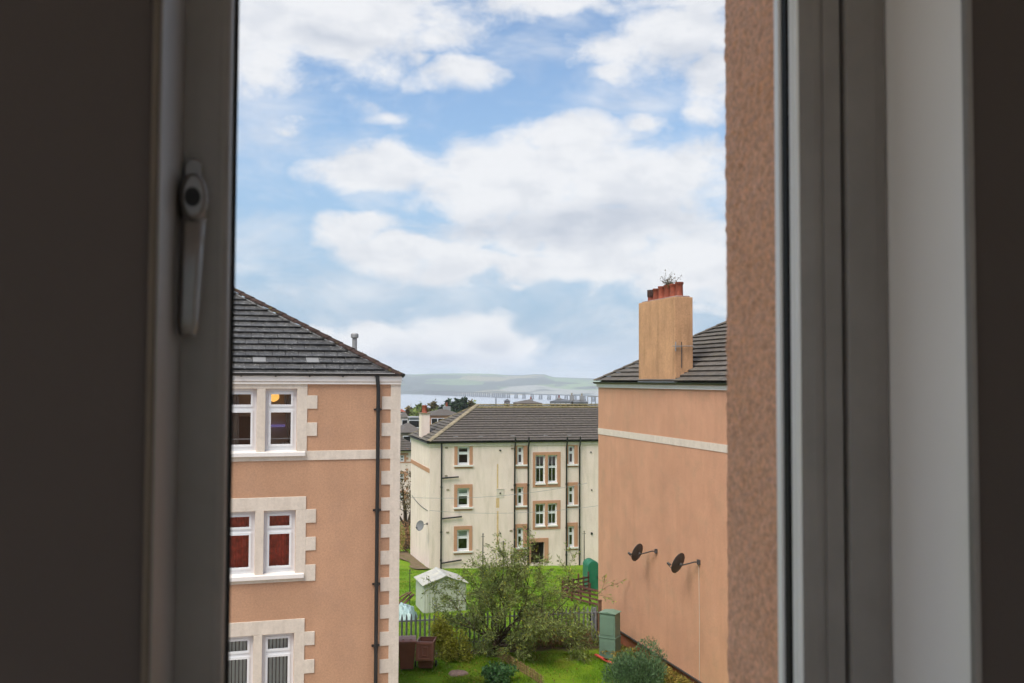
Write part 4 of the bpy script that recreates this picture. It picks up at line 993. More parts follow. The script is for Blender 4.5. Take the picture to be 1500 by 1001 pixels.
# wheelie bins
def bin_body(root):
    b = MB(); w0, w1, d0, d1, h = .21, .27, .22, .32, .92
    b.add([(-w0, -d0, .06), (w0, -d0, .06), (w0, d0 * .7, .06), (-w0, d0 * .7, .06), (-w1, -d1, h), (w1, -d1, h), (w1, d1 * .9, h), (-w1, d1 * .9, h)], [(0, 3, 2, 1), (0, 1, 5, 4), (1, 2, 6, 5), (2, 3, 7, 6), (3, 0, 4, 7)])
    t = .025
    b.add([(-w1 + t, -d1 + t, h), (w1 - t, -d1 + t, h), (w1 - t, d1 * .9 - t, h), (-w1 + t, d1 * .9 - t, h), (-w0 + t, -d0 + t, .1), (w0 - t, -d0 + t, .1), (w0 - t, d0 * .7 - t, .1), (-w0 + t, d0 * .7 - t, .1)], [(4, 5, 6, 7), (0, 4, 5, 1)[::-1], (1, 5, 6, 2)[::-1], (2, 6, 7, 3)[::-1], (3, 7, 4, 0)[::-1]])
    b.build('body', M['bin'], root, bevel=.012)
    rb = MB(); 
    for (x0, x1, y0, y1) in ((-w1 - .02, w1 + .02, -d1 - .02, -d1 + .03), (-w1 - .02, w1 + .02, d1 * .9 - .03, d1 * .9 + .02), (-w1 - .02, -w1 + .03, -d1 + .03, d1 * .9 - .03), (w1 - .03, w1 + .02, -d1 + .03, d1 * .9 - .03)): rb.box(x0, x1, y0, y1, h - .03, h + .015)
    rb.build('rim', M['bin'], root, bevel=.008)
    for s in (-1, 1):
        MB().tube([(s * .25, .24, .10), (s * .30, .24, .10)], .10, 16).build('wheel', M['black'], root)
    MB().tube([(-.24, d1 * .9 + .06, h - .02), (.24, d1 * .9 + .06, h - .02)], .016, 8).build('handle', M['bin'], root)
q = at(595.5, 971, 31.4); z_ = gz(q.x, q.y)
BN = empty('wheelie_bin', (q.x, q.y + .1, z_), R(6), 'brown wheelie bin with closed lid beside the cream corner quoins', 'bin', 'brown wheelie bins')
bin_body(BN)
lid = MB().prism([(-.345, .938), (-.35, .965), (-.20, 1.0), (.05, 1.015), (.28, .995), (.33, .965), (.33, .938)], 'x', -.295, .295).build('lid', M['bin_lid'], BN, bevel=.012)
for x in (-.12, .12): MB().box(x - .03, x + .03, -.26, .22, 1.008, 1.022).build('rib', M['bin_lid'], lid, bevel=.006)
q = at(624.3, 969, 31.5)
B2_ = empty('wheelie_bin', (q.x, q.y + .1, z_), R(-4), 'brown wheelie bin with its lid hanging open down the front', 'bin', 'brown wheelie bins')
bin_body(B2_)
lid = MB().prism([(-.34, .93), (-.375, .93), (-.44, .35), (-.40, .33), (-.36, .35)], 'x', -.285, .285).build('lid', M['bin_lid'], B2_, bevel=.015)
fr2 = MB()
def lp(x, t, o): return (x, -.375 - .065 * t - .012 - o, .93 - .58 * t)
for (x0, x1, t0, t1) in ((-.25, .25, .06, .14), (-.25, .25, .84, .92), (-.25, -.18, .14, .84), (.18, .25, .14, .84), (-.11, .11, .24, .30), (-.11, -.06, .30, .68), (.06, .11, .30, .68), (-.11, .11, .68, .74)):
    fr2.add([lp(x0, t0, .02), lp(x1, t0, .02), lp(x1, t1, .02), lp(x0, t1, .02), lp(x0, t0, -.02), lp(x1, t0, -.02), lp(x1, t1, -.02), lp(x0, t1, -.02)], [(0, 1, 2, 3), (0, 4, 5, 1), (1, 5, 6, 2), (2, 6, 7, 3), (3, 7, 4, 0)])
fr2.build('lid_rib', M['bin_lid'], lid)

# flat stone on the lawn
rs = np.random.RandomState(4); b = MB(); n = 22; q = at(670.7, 973, 30.9)
for i in range(7):
    t = i / 6 * math.pi / 2
    for j in range(n):
        a = 2 * math.pi * j / n; rr = math.cos(t) ** .7 * (1 + .10 * math.sin(3 * a + 1) + .05 * rs.randn() * .6)
        b.v.append((.34 * rr * math.cos(a), .30 * rr * math.sin(a), -.04 + .17 * math.sin(t) + .008 * rs.randn()))
for i in range(6):
    for j in range(n): b.f.append((i * n + j, i * n + (j + 1) % n, (i + 1) * n + (j + 1) % n, (i + 1) * n + j))
tag(b.build('stone', M['stone'], smooth=True, loc=(q.x, q.y, gz(q.x, q.y))), 'low flat pinkish stone lying on the lawn in front of the bins', 'stone')

# green cabinet in two tiers
q = at(893.5, 955, 33.0)
CB = empty('utility_cabinet', (q.x, q.y, -9.36), R(-28), 'grey green two tier metal cabinet standing against the peach gable wall', 'cabinet')
MB().box(-.29, .29, -.25, .25, 0, .72).build('lower_case', M['cabinet'], CB, bevel=.012)
MB().box(-.305, .305, -.265, .265, .721, .755).build('middle_rim', M['cabinet'], CB, bevel=.006)
MB().box(-.28, .28, -.24, .24, .756, 1.53).build('upper_case', M['cabinet'], CB, bevel=.012)
MB().prism([(-.31, 1.531), (-.31, 1.555), (0, 1.60), (.31, 1.555), (.31, 1.531)], 'y', -.27, .27).build('lid', M['cabinet'], CB, bevel=.008)
for (x0, x1, z0, z1) in ((-.23, .23, .10, .64), (-.23, .23, .83, 1.46)): MB().box(x0, x1, -.253, -.24, z0, z1).build('door_panel', M['cabinet'], CB, bevel=.004)
MB().box(-.36, -.285, -.12, .0, .715, .765).build('catch', M['zinc'], CB)
MB().box(-.42, .42, -.36, .36, -.2, .03).build('base_slab', M['stone'], CB)
# rotor of black netting roll behind the fence
q = at(869.5, 942, 35.4)
NR = empty('netting_roll', (q.x, q.y, -9.38), 0, 'black roll of garden netting upright behind the fence end', 'roll')
b = MB()
for k in range(5): b.lathe([(.15 - .022 * k, 0), (.16 - .022 * k, .3), (.15 - .022 * k, .62 + .03 * k), (.155 - .022 * k, .95 - .02 * k)], 12, (.01 * k, .006 * k, 0), cap=False)
b.build('netting', M['gasket'], NR)
MB().tube([(0, 0, 0), (0, 0, 1.0)], .03, 8).build('core', M['black'], NR)
# red planks
for i, (pa, pb_, lab) in enumerate((((872.5, 960), (890, 969.5), 'upper red painted plank lying on the grass by the green cabinet'), ((884, 966.5), (899, 974), 'lower red painted plank lying partly under the ferns'))):
    def gp(px, py): d = ray(px, py); t = -9.24 / d.z; return d * t
    A, B = gp(*pa), gp(*pb_); d = (B - A); pl_ = MB().box(0, d.length, -.05, .05, 0, .045).build('plank', M['red_plank'], bevel=.004)
    pl_.location = A; pl_.rotation_euler = (0, 0, math.atan2(d.y, d.x)); tag(pl_, lab, 'plank', 'red planks')

# shed
q = at(621.5, 893, 42.0); FS = Frame(q.x, q.y, 0, 17); zg = gz(q.x, q.y) - .05
SH = empty('garden_shed', (q.x, q.y, zg), FS.rot, 'small pale metal garden shed with ribbed walls and white pitched roof', 'shed')
SW, SD, SE, SP = 1.85, 1.75, 1.25, .33
def ribbed(axis, a0, a1, fixed, z0, ztop, step=.16, dep=.02):
    b_ = MB(); pts = []; a = a0; k = 0
    while a < a1 - 1e-6:
        for da, o in ((0, 0), (step * .3, 0), (step * .4, dep), (step * .9, dep)):
            if a + da <= a1: pts.append((a + da, fixed - o))
        a += step
    pts.append((a1, fixed))
    for i in range(len(pts) - 1):
        (p0, f_0), (p1, f_1) = pts[i], pts[i + 1]
        if axis == 'x': b_.quad((p0, f_0, z0), (p1, f_1, z0), (p1, f_1, ztop(p1)), (p0, f_0, ztop(p0)))
        else: b_.quad((f_0, p0, z0), (f_1, p1, z0), (f_1, p1, ztop(p1)), (f_0, p0, ztop(p0)))
    return b_
gt = lambda x: SE + SP * (1 - abs(x - SW / 2) / (SW / 2))
ribbed('x', 0, SW, 0, 0, gt, .24).build('gable_wall', M['shed'], SH)
ribbed('x', 0, SW, SD, 0, gt, .24).build('gable_wall', M['shed'], SH)
ribbed('y', 0, SD, 0, 0, lambda y: SE, .13).build('side_wall', M['shed'], SH)
ribbed('y', 0, SD, SW, 0, lambda y: SE, .13, -.02).build('side_wall', M['shed'], SH)
ovh = .10
for s in (0, 1):
    for k in range(3):
        y0 = -ovh + k * (SD + 2 * ovh) / 3; y1 = y0 + (SD + 2 * ovh) / 3 - (.02 if k < 2 else 0)
        xa, xb = (-ovh, SW / 2) if s == 0 else (SW / 2, SW + ovh)
        zf = lambda x: SE + SP * (1 - abs(x - SW / 2) / (SW / 2))
        b = MB().add([(xa, y0, zf(xa)), (xb, y0, zf(xb)), (xb, y1, zf(xb)), (xa, y1, zf(xa)), (xa, y0, zf(xa) + .03), (xb, y0, zf(xb) + .03), (xb, y1, zf(xb) + .03), (xa, y1, zf(xa) + .03)], [(3, 2, 1, 0), (4, 5, 6, 7), (0, 1, 5, 4), (1, 2, 6, 5), (2, 3, 7, 6), (3, 0, 4, 7)])
        for t in np.linspace(.2, .8, 3):
            yy = y0 + (y1 - y0) * t; b.add([(xa, yy - .012, zf(xa) + .031), (xb, yy - .012, zf(xb) + .031), (xb, yy + .012, zf(xb) + .031), (xa, yy + .012, zf(xa) + .031), (xa, yy, zf(xa) + .05), (xb, yy, zf(xb) + .05)], [(0, 1, 5, 4), (2, 3, 4, 5)])
        b.build('roof_panel', M['shed_roof'], SH)
MB().prism([(SW / 2 - .10, SE + SP + .005), (SW / 2, SE + SP + .055), (SW / 2 + .10, SE + SP + .005)], 'y', -ovh - .01, SD + ovh + .01).build('ridge_cap', M['shed_roof'], SH)
MB().box(SW * .30, SW * .70, -.03, -.021, .05, SE - .05).build('door', M['shed'], SH)
# clothes poles and small posts
def pole(px, py0, py1, Y, label, r=.035, m='dark_metal'):
    a, b_ = at(px, py0, Y), at(px, py1, Y); g0 = gz(a.x, Y); root = empty('clothes_pole', (a.x, Y, g0), 0, label, 'pole', 'thin poles on the drying green')
    MB().tube([(0, 0, -.1), (0, 0, a.z - g0)], [r, r * .8], 8).build('shaft', M[m], root)
    MB().tube([(0, 0, a.z - g0 - .001), (0, 0, a.z - g0 + .05)], [r * 1.5, r * .9], 8).build('finial', M[m], root)
    MB().tube([(-.10, 0, a.z - g0 - .12), (.10, 0, a.z - g0 - .12)], .012, 6).build('cleat', M[m], root)
pole(707.5, 783, 860, 55, 'dark clothes pole on the drying green left of the rust stained wall')
pole(737.3, 794, 850, 57, 'shorter clothes pole on the drying green below the rust stain')
pole(855.8, 779, 820, 58.5, 'slim clothes pole at the right end of the cream tenement', .03)
pole(600.5, 836, 890, 43.2, 'thin dark pole standing at the left side of the metal shed', .022)
# green arched store and timber pen
q = at(868.5, 857, 50.5); zg = gz(q.x, q.y)
GA = empty('arched_store', (q.x, q.y, zg - .05), R(14), 'tall dark green arch topped garden store beside the peach gable', 'store')
arch = [(-.26, 0), (.34, 0)] + [(.04 + .30 * math.cos(a), 1.30 + .30 * math.sin(a)) for a in np.linspace(0, math.pi, 13)]
MB().prism(arch, 'y', 0, .9).build('shell', M['green_plastic'], GA, bevel=.02)
MB().prism([(.04 + .23 * math.cos(a), 1.28 + .24 * math.sin(a)) for a in np.linspace(0, math.pi, 13)] + [(-.19, .08), (.27, .08)], 'y', -.02, -.001).build('door', M['green_plastic'], GA, bevel=.006)
MB().box(.20, .23, -.05, -.021, .7, .85).build('handle', M['black'], GA)
for i in range(4): MB().tube([(.04 + .305 * math.cos(a), .1 + .25 * i, 1.30 + .305 * math.sin(a)) for a in np.linspace(0, math.pi, 9)], .015, 5).build('rib', M['green_plastic'], GA)
def run(name, pts, heights, label, m, nrail, step, ph):
    (ax, ay), (bx, by) = pts; L = math.hypot(bx - ax, by - ay); rot = math.atan2(by - ay, bx - ax)
    z0, z1 = gz(ax, ay), gz(bx, by); root = empty(name, (ax, ay, z0), rot, label, 'fence', 'red brown timber pen panels')
    k = max(2, int(L / step) + 1)
    for i in range(k):
        t = i / (k - 1); MB().box(t * L - .035, t * L + .035, -.035, .035, z1 * t + z0 * (1 - t) - z0 - .05, z1 * t + z0 * (1 - t) - z0 + ph * (1.0 + .22 * (i % 2))).build('post', M['wood_red'], root)
    for r_ in range(nrail):
        h = ph * (r_ + .8) / (nrail + .2)
        MB().add([(0, -.055, h - .045), (L, -.055, h - .045 + z1 - z0), (L, -.055, h + .045 + z1 - z0), (0, -.055, h + .045), (0, -.036, h - .045), (L, -.036, h - .045 + z1 - z0), (L, -.036, h + .045 + z1 - z0), (0, -.036, h + .045)], [(0, 1, 2, 3), (7, 6, 5, 4), (0, 4, 5, 1), (3, 2, 6, 7), (0, 3, 7, 4), (1, 5, 6, 2)]).build('rail', M['wood_red'], root)
a_ = at(824, 865, 47.5); b_ = at(862, 852, 50.2); c_ = at(878, 878, 43.8)
run('timber_fence', ((a_.x, a_.y), (b_.x, b_.y)), 1, 'red brown slatted timber panel at the back of the garden pen', 'wood_red', 4, .55, .85)
run('timber_fence', ((a_.x + .05, a_.y - .1), (c_.x, c_.y)), 1, 'red brown slatted timber panel at the front of the garden pen', 'wood_red', 4, .8, .85)
# woodpile under tarpaulin by the shed
q = at(590, 902, 40.0); zg = gz(q.x, q.y); rs = np.random.RandomState(8); b = MB(); n = 15
for i in range(n):
    for j in range(n):
        u, v_ = i / (n - 1) * 2 - 1, j / (n - 1) * 2 - 1; e = max(abs(u), abs(v_)); b.v.append((u * .55, v_ * .7, max(0, .62 * (1 - e ** 2.6)) + .05 * rs.randn() * (1 if e < .95 else .2)))
for i in range(n - 1):
    for j in range(n - 1): b.f.append((i * n + j, (i + 1) * n + j, (i + 1) * n + j + 1, i * n + j + 1))
tag(b.build('tarpaulin', M['tarp'], smooth=True, loc=(q.x, q.y, zg - .02)), 'crumpled pale blue tarpaulin covering a heap beside the shed', 'tarpaulin')
for k, (dx_, dz_, rr_, lab) in enumerate(((-.30, .62, .5, 'upper loose timber board leaning over the blue tarpaulin'), (-.12, .55, .62, 'middle loose timber board leaning over the blue tarpaulin'), (.05, .50, .40, 'lower loose timber board leaning over the blue tarpaulin'))):
    o = MB().box(-.45, .45, -.06, .06, -.02, .02).build('timber_board', M['wood_old'], bevel=.004); o.location = (q.x + dx_ + .05, q.y + .75 + .05 * k, zg + dz_ + .10); o.rotation_euler = (0, -rr_, R(10 + 25 * k)); tag(o, lab, 'board', 'loose boards by the shed')
# wicker edging
def gp(px, py, z=-9.3): d = ray(px, py); return d * (z / d.z)
A, B = gp(727, 962), gp(797, 1006); d = B - A
WK = empty('wicker_edging', (A.x, A.y, A.z), math.atan2(d.y, d.x), 'low dry wicker edging fence running across the lawn towards the viewer', 'edging')
sm = MB().tube([(0, 0, -.02), (0, 0, .34)], .013, 5).mesh('stake', M['wicker'])
ns = int(d.length / .075)
for i in range(ns): inst(sm, 'stake', WK, (i * .075, random.uniform(-.01, .01), random.uniform(-.04, .02)), (random.uniform(-.08, .08), random.uniform(-.08, .08), 0))
for k in range(4):
    MB().tube([(x, .018 * math.sin(x * 40 + k * math.pi), .05 + .075 * k + .01 * math.sin(x * 3)) for x in np.linspace(0, d.length, ns * 2)], .011, 4).build('withy', M['wicker'], WK)

# ------------------------------------------------------------------ willow and shrubs
def thin(tw, n, rnd): return tw if len(tw) <= n else rnd.sample(tw, n)
rnd = random.Random(21)
q = at(727, 952, 33.0); TB = Vector((q.x, q.y, -9.32)); segs, tw = [], []
stems = [(-.95, .1, .62, 2.7), (-.6, -.3, .85, 2.8), (-.25, .2, 1.0, 3.0), (.0, -.1, 1.0, 3.1), (.25, .3, 1.0, 3.2), (.5, -.25, .85, 3.2), (.85, .15, .68, 3.4), (1.0, -.2, .50, 3.3), (1.1, .15, .36, 3.2), (-.45, .5, .9, 2.7), (.35, -.5, .75, 2.7), (.7, .45, .8, 3.0), (-.1, -.55, .8, 2.4)]
for (dx_, dy_, dz_, L_) in stems + [(1.15, .0, .50, 4.0), (1.1, -.15, .30, 3.7), (-1.05, .1, .62, 2.7), (.5, -.6, .45, 1.7), (.9, -.5, .25, 2.1)]:
    grow(rnd, Vector((rnd.uniform(-.07, .07), rnd.uniform(-.07, .07), .25 + rnd.uniform(0, .25))), (dx_, dy_, dz_), L_ * .80 * rnd.uniform(.9, 1.08), .042, 2, segs, tw, .30, .02, 7, (2, 3), .50)
TREE = empty('willow_tree', TB, 0, 'bushy many stemmed willow tree with olive leaves spreading in front of the fence', 'tree')
b = MB(); b.tube([(0, 0, -.1), (.01, 0, .15), (-.02, 0, .38), (.0, 0, .55)], [.17, .14, .13, .10], 10)
for pts, rr in segs: b.tube(pts, [max(v, .005) for v in rr], 5, cap=False)
b.build('trunk', M['bark'], TREE, smooth=True)
def spread(tws, per, jit, rnd_):
    P, D = [], []
    for p_, d_ in tws:
        for k in range(per): P.append((p_.x + rnd_.gauss(0, jit), p_.y + rnd_.gauss(0, jit), p_.z + rnd_.gauss(0, jit))); D.append(tuple(d_))
    return P, D
t1 = thin(tw, 8000, rnd); P, D = spread(t1, 3, .06, rnd)
P = [p for p in P]; nL = len(P)
leaf_mesh('crown', P, .125, .030, M['leaf_willow'], TREE, 3, .5, dirs=D)
P2, D2 = spread(thin(tw, 900, rnd), 2, .06, rnd)
leaf_mesh('yellow_leaves', P2, .11, .032, M['leaf_yellow'], TREE, 4, .5, dirs=D2)
def shrub(name, loc, radii, n, ll, lw, m, label, cat='shrub', stems_=14, seed=1, group=None, upright=.0, bumps=6, stem_m='bark'):
    r = np.random.RandomState(seed); root = empty(name, loc, 0, label, cat, group)
    lob = r.uniform(-.75, .75, (bumps, 3)) * np.array(radii); lob[:, 2] = np.abs(lob[:, 2]) + radii[2] * .3
    ls = r.uniform(.30, .55, bumps)
    P_ = []
    for i in range(n):
        k = r.randint(bumps); v = r.normal(size=3); v /= np.linalg.norm(v); rr = r.uniform(.35, 1.0) ** .6
        p_ = lob[k] + v * rr * ls[k] * np.array([radii[0], radii[1], radii[2]]) * 1.25
        if p_[2] > 0: P_.append(p_)
    D_ = None
    if upright: D_ = [(x * .4, y * .4, upright) for x, y, z in np.array(P_) / np.array(radii)]
    leaf_mesh('foliage', P_, ll, lw, M[m], root, seed + 5, .1 if upright else .4, dirs=D_)
    b_ = MB()
    for k in range(stems_):
        e = lob[k % bumps] * r.uniform(.7, 1.1, 3); b_.tube([(0, 0, -.05), (e[0] * .45, e[1] * .45, e[2] * .6), tuple(e)], [.018, .012, .006], 5)
    b_.build('stems', M[stem_m], root)
    return root
def gl(px, py): p_ = gp(px, py); return (p_.x, p_.y, gz(p_.x, p_.y))
shrub('yellow_shrub', gl(662, 966), (.66, .40, 1.12), 4200, .10, .045, 'leaf_yellow', 'yellow green leafy shrub growing against the fence right of the bins', seed=2, bumps=9)
shrub('low_shrub', gl(716, 960), (.42, .3, .30), 800, .10, .04, 'leaf_willow', 'small dull green shrub at the foot of the willow trunk', seed=31)
shrub('leafy_plant', gl(729, 1000), (.55, .45, .40), 1500, .11, .07, 'leaf_green', 'low fresh green leafy plant at the near edge of the lawn', 'plant', seed=3, bumps=11)
shrub('evergreen_bush', gl(931, 1018), (.78, .7, .98), 12000, .095, .028, 'leaf_grey', 'rounded grey green bush in front of the peach gable wall', 'bush', seed=5, upright=1.0, bumps=18, stems_=24)
fpos = ((905, 962, .5, 'fern'), (919, 975, .5, 'fern'), (968, 992, .55, 'fern'), (984, 1004, .55, 'fern'), (1003, 1014, .5, 'fern'))
flab = ('small yellowing fern at the foot of the green cabinet', 'yellowing fern between the cabinet and the grey green bush', 'yellowing fern just right of the grey green bush', 'rust tipped fern along the plinth right of the bush', 'fern nearest the viewer along the gable plinth')
for i, (px, py, h_, _) in enumerate(fpos):
    root = empty('fern', gl(px, py), 0, flab[i], 'fern', 'ferns along the gable plinth'); r = random.Random(40 + i); P_, D_ = [], []; b = MB()
    for k in range(26):
        a = r.uniform(0, 6.28); Lf = r.uniform(.45, .85); pts = []
        for t in np.linspace(0, 1, 7): pts.append(Vector((math.cos(a) * Lf * t * .8, math.sin(a) * Lf * t * .8, h_ * (1.5 * t - 1.1 * t * t))))
        b.tube(pts, .005, 4, cap=False)
        for t in range(1, 7):
            for s in range(6):
                tt = pts[t - 1].lerp(pts[t], r.random()); P_.append(tuple(tt)); side_ = Vector((-math.sin(a), math.cos(a), 0)) * r.choice((-1, 1)); D_.append(tuple(side_ * .8 + Vector((math.cos(a), math.sin(a), 0)) * .5))
    b.build('stalks', M['leaf_fern'], root); leaf_mesh('fronds', P_, .10, .03, M['leaf_fern' if i % 2 == 0 else 'leaf_fern'], root, 60 + i, .2, dirs=D_)
# rusty dead growth along the fence foot: nobody could count it
rs = np.random.RandomState(12); P_, D_ = [], []
for i in range(5200):
    t = rs.beta(2, 2); u = 1.0 + 5.6 * t; o = rs.normal(0, .16); pz = abs(rs.normal(0, .24)); w_ = FO + FD * (u + (f0.x * 0) + 2.6) + Vector((-FD.y, FD.x, 0)) * (o - .22)
    if w_.x > 2.8: continue
    P_.append((w_.x, w_.y, -9.3 + pz)); D_.append((rs.normal(0, .5), rs.normal(0, .4), 1.0))
tag(leaf_mesh('dead_undergrowth', P_, .16, .014, M['leaf_rust'], None, 13, 0, dirs=D_), 'rusty brown dead undergrowth along the foot of the steel fence', 'undergrowth', kind='stuff')
P_, D_ = [], []
for i in range(2600):
    u = rs.uniform(.6, 7.4); w_ = FO + FD * u + Vector((-FD.y, FD.x, 0)) * rs.normal(-.15, .18); pz = abs(rs.normal(0, .16 if u < 2.6 else .30))
    P_.append((w_.x, w_.y, -9.32 + pz)); D_.append((rs.normal(0, .4), rs.normal(0, .4), .9))
tag(leaf_mesh('rough_weeds', P_, .15, .022, M['leaf_willow'], None, 14, 0, dirs=D_), 'rough olive weeds growing through the steel fence', 'weeds', kind='stuff')
# grass
def grass(name, n, xr, yr, h, wd, seed, label, clip=None):
    r = np.random.RandomState(seed); x = r.uniform(*xr, n); y = r.uniform(*yr, n)
    if clip is not None: k = clip(x, y); x, y = x[k], y[k]
    n = len(x); z = np.interp(y, [-50, 35, 64, 150], [-9.3, -9.3, -12.3, -17]) + .05 * np.sin(x * .9 + y * .3) * np.sin(y * .7) - .015
    P0 = np.stack([x, y, z], 1); a = r.uniform(0, 6.283, n); hh_ = h * r.uniform(.5, 1.4, n) * (1 + .5 * np.sin(x * 3.1) * np.sin(y * 2.3 + 1))
    s = np.stack([np.cos(a), np.sin(a), np.zeros(n)], 1) * wd; tip = P0 + np.stack([r.normal(0, .4, n) * hh_, r.normal(0, .4, n) * hh_, hh_], 1)
    v = np.stack([P0 - s, P0 + s, tip], 1).reshape(-1, 3)
    me_ = bpy.data.meshes.new(name); me_.vertices.add(3 * n); me_.vertices.foreach_set('co', v.reshape(-1)); me_.loops.add(3 * n); me_.loops.foreach_set('vertex_index', np.arange(3 * n)); me_.polygons.add(n); me_.polygons.foreach_set('loop_start', np.arange(n) * 3)
    try: me_.polygons.foreach_set('loop_total', np.full(n, 3))
    except Exception: pass
    me_.update(calc_edges=True); me_.materials.append(M['grassblade']); o = bpy.data.objects.new(name, me_); C.objects.link(o); tag(o, label, 'grass', kind='stuff')
grass('grass', 90000, (-4.6, 4.6), (28.2, 33.3), .055, .007, 5, 'short bright green grass of the near lawn')
grass('grass', 90000, (-9, 6.0), (34.0, 62.8), .075, .012, 6, 'green grass of the drying green in front of the cream tenement')
# worn gravel strip beside the cream tenement
M['gravel'] = mat('brown_gravel', (.16, .115, .075), .95, .4, 9, .8, 25, .1, col2=(.09, .10, .03), c2scale=2.2, c2lo=.5, c2hi=.65)
b = MB()
for i in range(12):
    y0 = -.8 + i * .85
    for (xa, xb) in ((-.95, -.05),):
        c4 = [FC.w(xa - .2 * math.sin(i), y0, 0), FC.w(xb, y0, 0), FC.w(xb, y0 + .85, 0), FC.w(xa - .2 * math.sin(i + 1), y0 + .85, 0)]
        b.quad(*[(c.x, c.y, gz(c.x, c.y) + .07) for c in c4])
tag(b.build('path', M['gravel']), kind='structure')

# washing lines and a cable on the cream tenement
def wire(name, pts, r, m, label, cat): tag(MB().tube(pts, r, 5).build(name, M[m]), label, cat)
def sag(A, B, d, n=14): return [A.lerp(B, t) - Vector((0, 0, d * 4 * t * (1 - t))) for t in np.linspace(0, 1, n)]
wire('washing_line', sag(at(602, 729, 61), at(860, 708, 61), .35), .012, 'zinc', 'upper thin washing line strung across the front of the cream tenement', 'wire')
wire('washing_line', sag(at(629, 748, 60), at(876, 741, 60), .3), .012, 'zinc', 'lower thin washing line strung across the front of the cream tenement', 'wire')
sA = FC.side(603.5, 726, -.02); sB = FC.side(626, 748, -.02)
wire('wall_cable', sag(FC.w(-.02, sA[0], sA[1]), FC.w(-.02, sB[0], sB[1]), .12), .02, 'dark_metal', 'dark cable looping down the side wall of the cream tenement', 'cable')
rs = np.random.RandomState(90); P_ = []
for i in range(900):
    x = rs.uniform(-3.6, 3.4); y = rs.uniform(29.0, 33.4)
    if rs.rand() < .35 + .65 * math.exp(-((x + .6) ** 2 + (y - 32) ** 2) / 3): P_.append((x, y, -9.3 + .05 * math.sin(x * .9 + y * .3) * math.sin(y * .7) + .03))
tag(leaf_mesh('fallen_leaves', P_, .07, .05, M['leaf_fern'], None, 15, 0), 'scattered yellow brown fallen leaves on the near lawn', 'leaves', kind='stuff')

# plant growing on the chimney
cb_ = FR.w(cx0 + (cx1 - cx0) * .62, pyd, czt_pots + .42) if 'czt_pots' in globals() else FR.w(cx0 + (cx1 - cx0) * .60, pyd, czt + .42)
CP = empty('chimney_weed', cb_, 0, 'straggly dry weed growing out of the chimney pots', 'weed'); r = random.Random(3); b = MB(); P_ = []
for k in range(16):
    a = r.uniform(-.5, 3.6) if k > 3 else r.uniform(0, 6); L_ = r.uniform(.2, .62); pts = [Vector((0, 0, 0))]; d_ = Vector((math.cos(a) * r.uniform(.2, .9), math.sin(a) * .6, 1)).normalized()
    for s in range(5): d_ = (d_ + Vector((r.gauss(0, .3), r.gauss(0, .3), r.gauss(0, .15)))).normalized(); pts.append(pts[-1] + d_ * L_ / 5); P_ += [tuple(pts[-1] + Vector((r.gauss(0, .03), r.gauss(0, .03), r.gauss(0, .03)))) for _ in range(4)]
    b.tube(pts, [.007] * 5 + [.004], 4, cap=False)
b.build('stems', M['bark'], CP); leaf_mesh('leaves', P_, .05, .03, M['leaf_autumn'], CP, 8)

# ------------------------------------------------------------------ beyond the cream tenement
def far_tree(name, px, py_top, Y, wpx, m, label, seed, n=1400, bare=False, py_base=None):
    t_ = at(px, py_top, Y); g0 = gz(t_.x, Y) if py_base is None else at(px, py_base, Y).z; H = t_.z - g0; W = wpx / FPX * Y
    root = empty(name, (t_.x, Y, g0), 0, label, 'tree', 'trees beyond the tenements'); r = random.Random(seed); segs_, tw_ = [], []
    for k in range(7): grow(r, Vector((0, 0, H * .25)), (r.gauss(0, .6) * W / H, r.gauss(0, .6) * W / H, 1.0), H * r.uniform(.45, .6), H * .018, 2, segs_, tw_, .3, .02, 5, (1, 2), .5)
    b_ = MB(); b_.tube([(0, 0, -.2), (.02 * H, 0, H * .15), (0, 0, H * .3)], [H * .04, H * .03, H * .025], 8)
    for pts, rr in segs_:
        pts = [Vector((p_.x * min(1.0, W * .45 / max(.01, math.hypot(p_.x, p_.y))), p_.y * min(1.0, W * .45 / max(.01, math.hypot(p_.x, p_.y))), min(p_.z, H * .95))) for p_ in pts]
        b_.tube(pts, [max(v, H * .002) for v in rr], 4, cap=False)
    b_.build('trunk', M['bark'], root)
    tw_ = thin(tw_, n, r); P_ = []
    for p_, d_ in tw_:
        s = min(1.0, (W * .5) / max(.01, math.hypot(p_.x, p_.y)))
        for k in range(1 if bare else 3): P_.append((p_.x * s + r.gauss(0, W * .05), p_.y * s + r.gauss(0, W * .05), min(p_.z, H) + r.gauss(0, H * .03)))
    leaf_mesh('crown', P_, H * (.035 if bare else .07), H * (.018 if bare else .045), M[m], root, seed)
    return root
far_tree('bare_tree', 596, 688, 74, 30, 'leaf_autumn', 'nearly bare tree in the gap left of the cream tenement', 1, 700, True)
far_tree('conifer', 653, 592, 210, 14, 'leaf_dark', 'leftmost of the dark trees standing above the far bungalow roof', 2)
far_tree('conifer', 663, 590, 215, 16, 'leaf_dark', 'tallest middle dark tree standing above the far bungalow roof', 3)
far_tree('conifer', 673, 590.5, 220, 15, 'leaf_dark', 'rightmost dark tree above the far bungalow roof', 4)
far_tree('broadleaf_tree', 602, 597, 200, 15, 'leaf_autumn', 'brownish autumn tree above the grey roofed house at far left', 5)
far_tree('broadleaf_tree', 611, 600, 190, 15, 'leaf_willow', 'olive green tree directly left of the cream chimney', 6)
far_tree('broadleaf_tree', 630, 594, 230, 14, 'leaf_autumn', 'autumn tree just right of the cream chimney pot', 7)
far_tree('broadleaf_tree', 640, 594, 226, 14, 'leaf_willow', 'olive tree between the cream chimney pot and the dark conifers', 8)
far_tree('broadleaf_tree', 684, 591, 235, 12, 'leaf_autumn', 'brownish tree right of the conifers at the roof hip', 9)
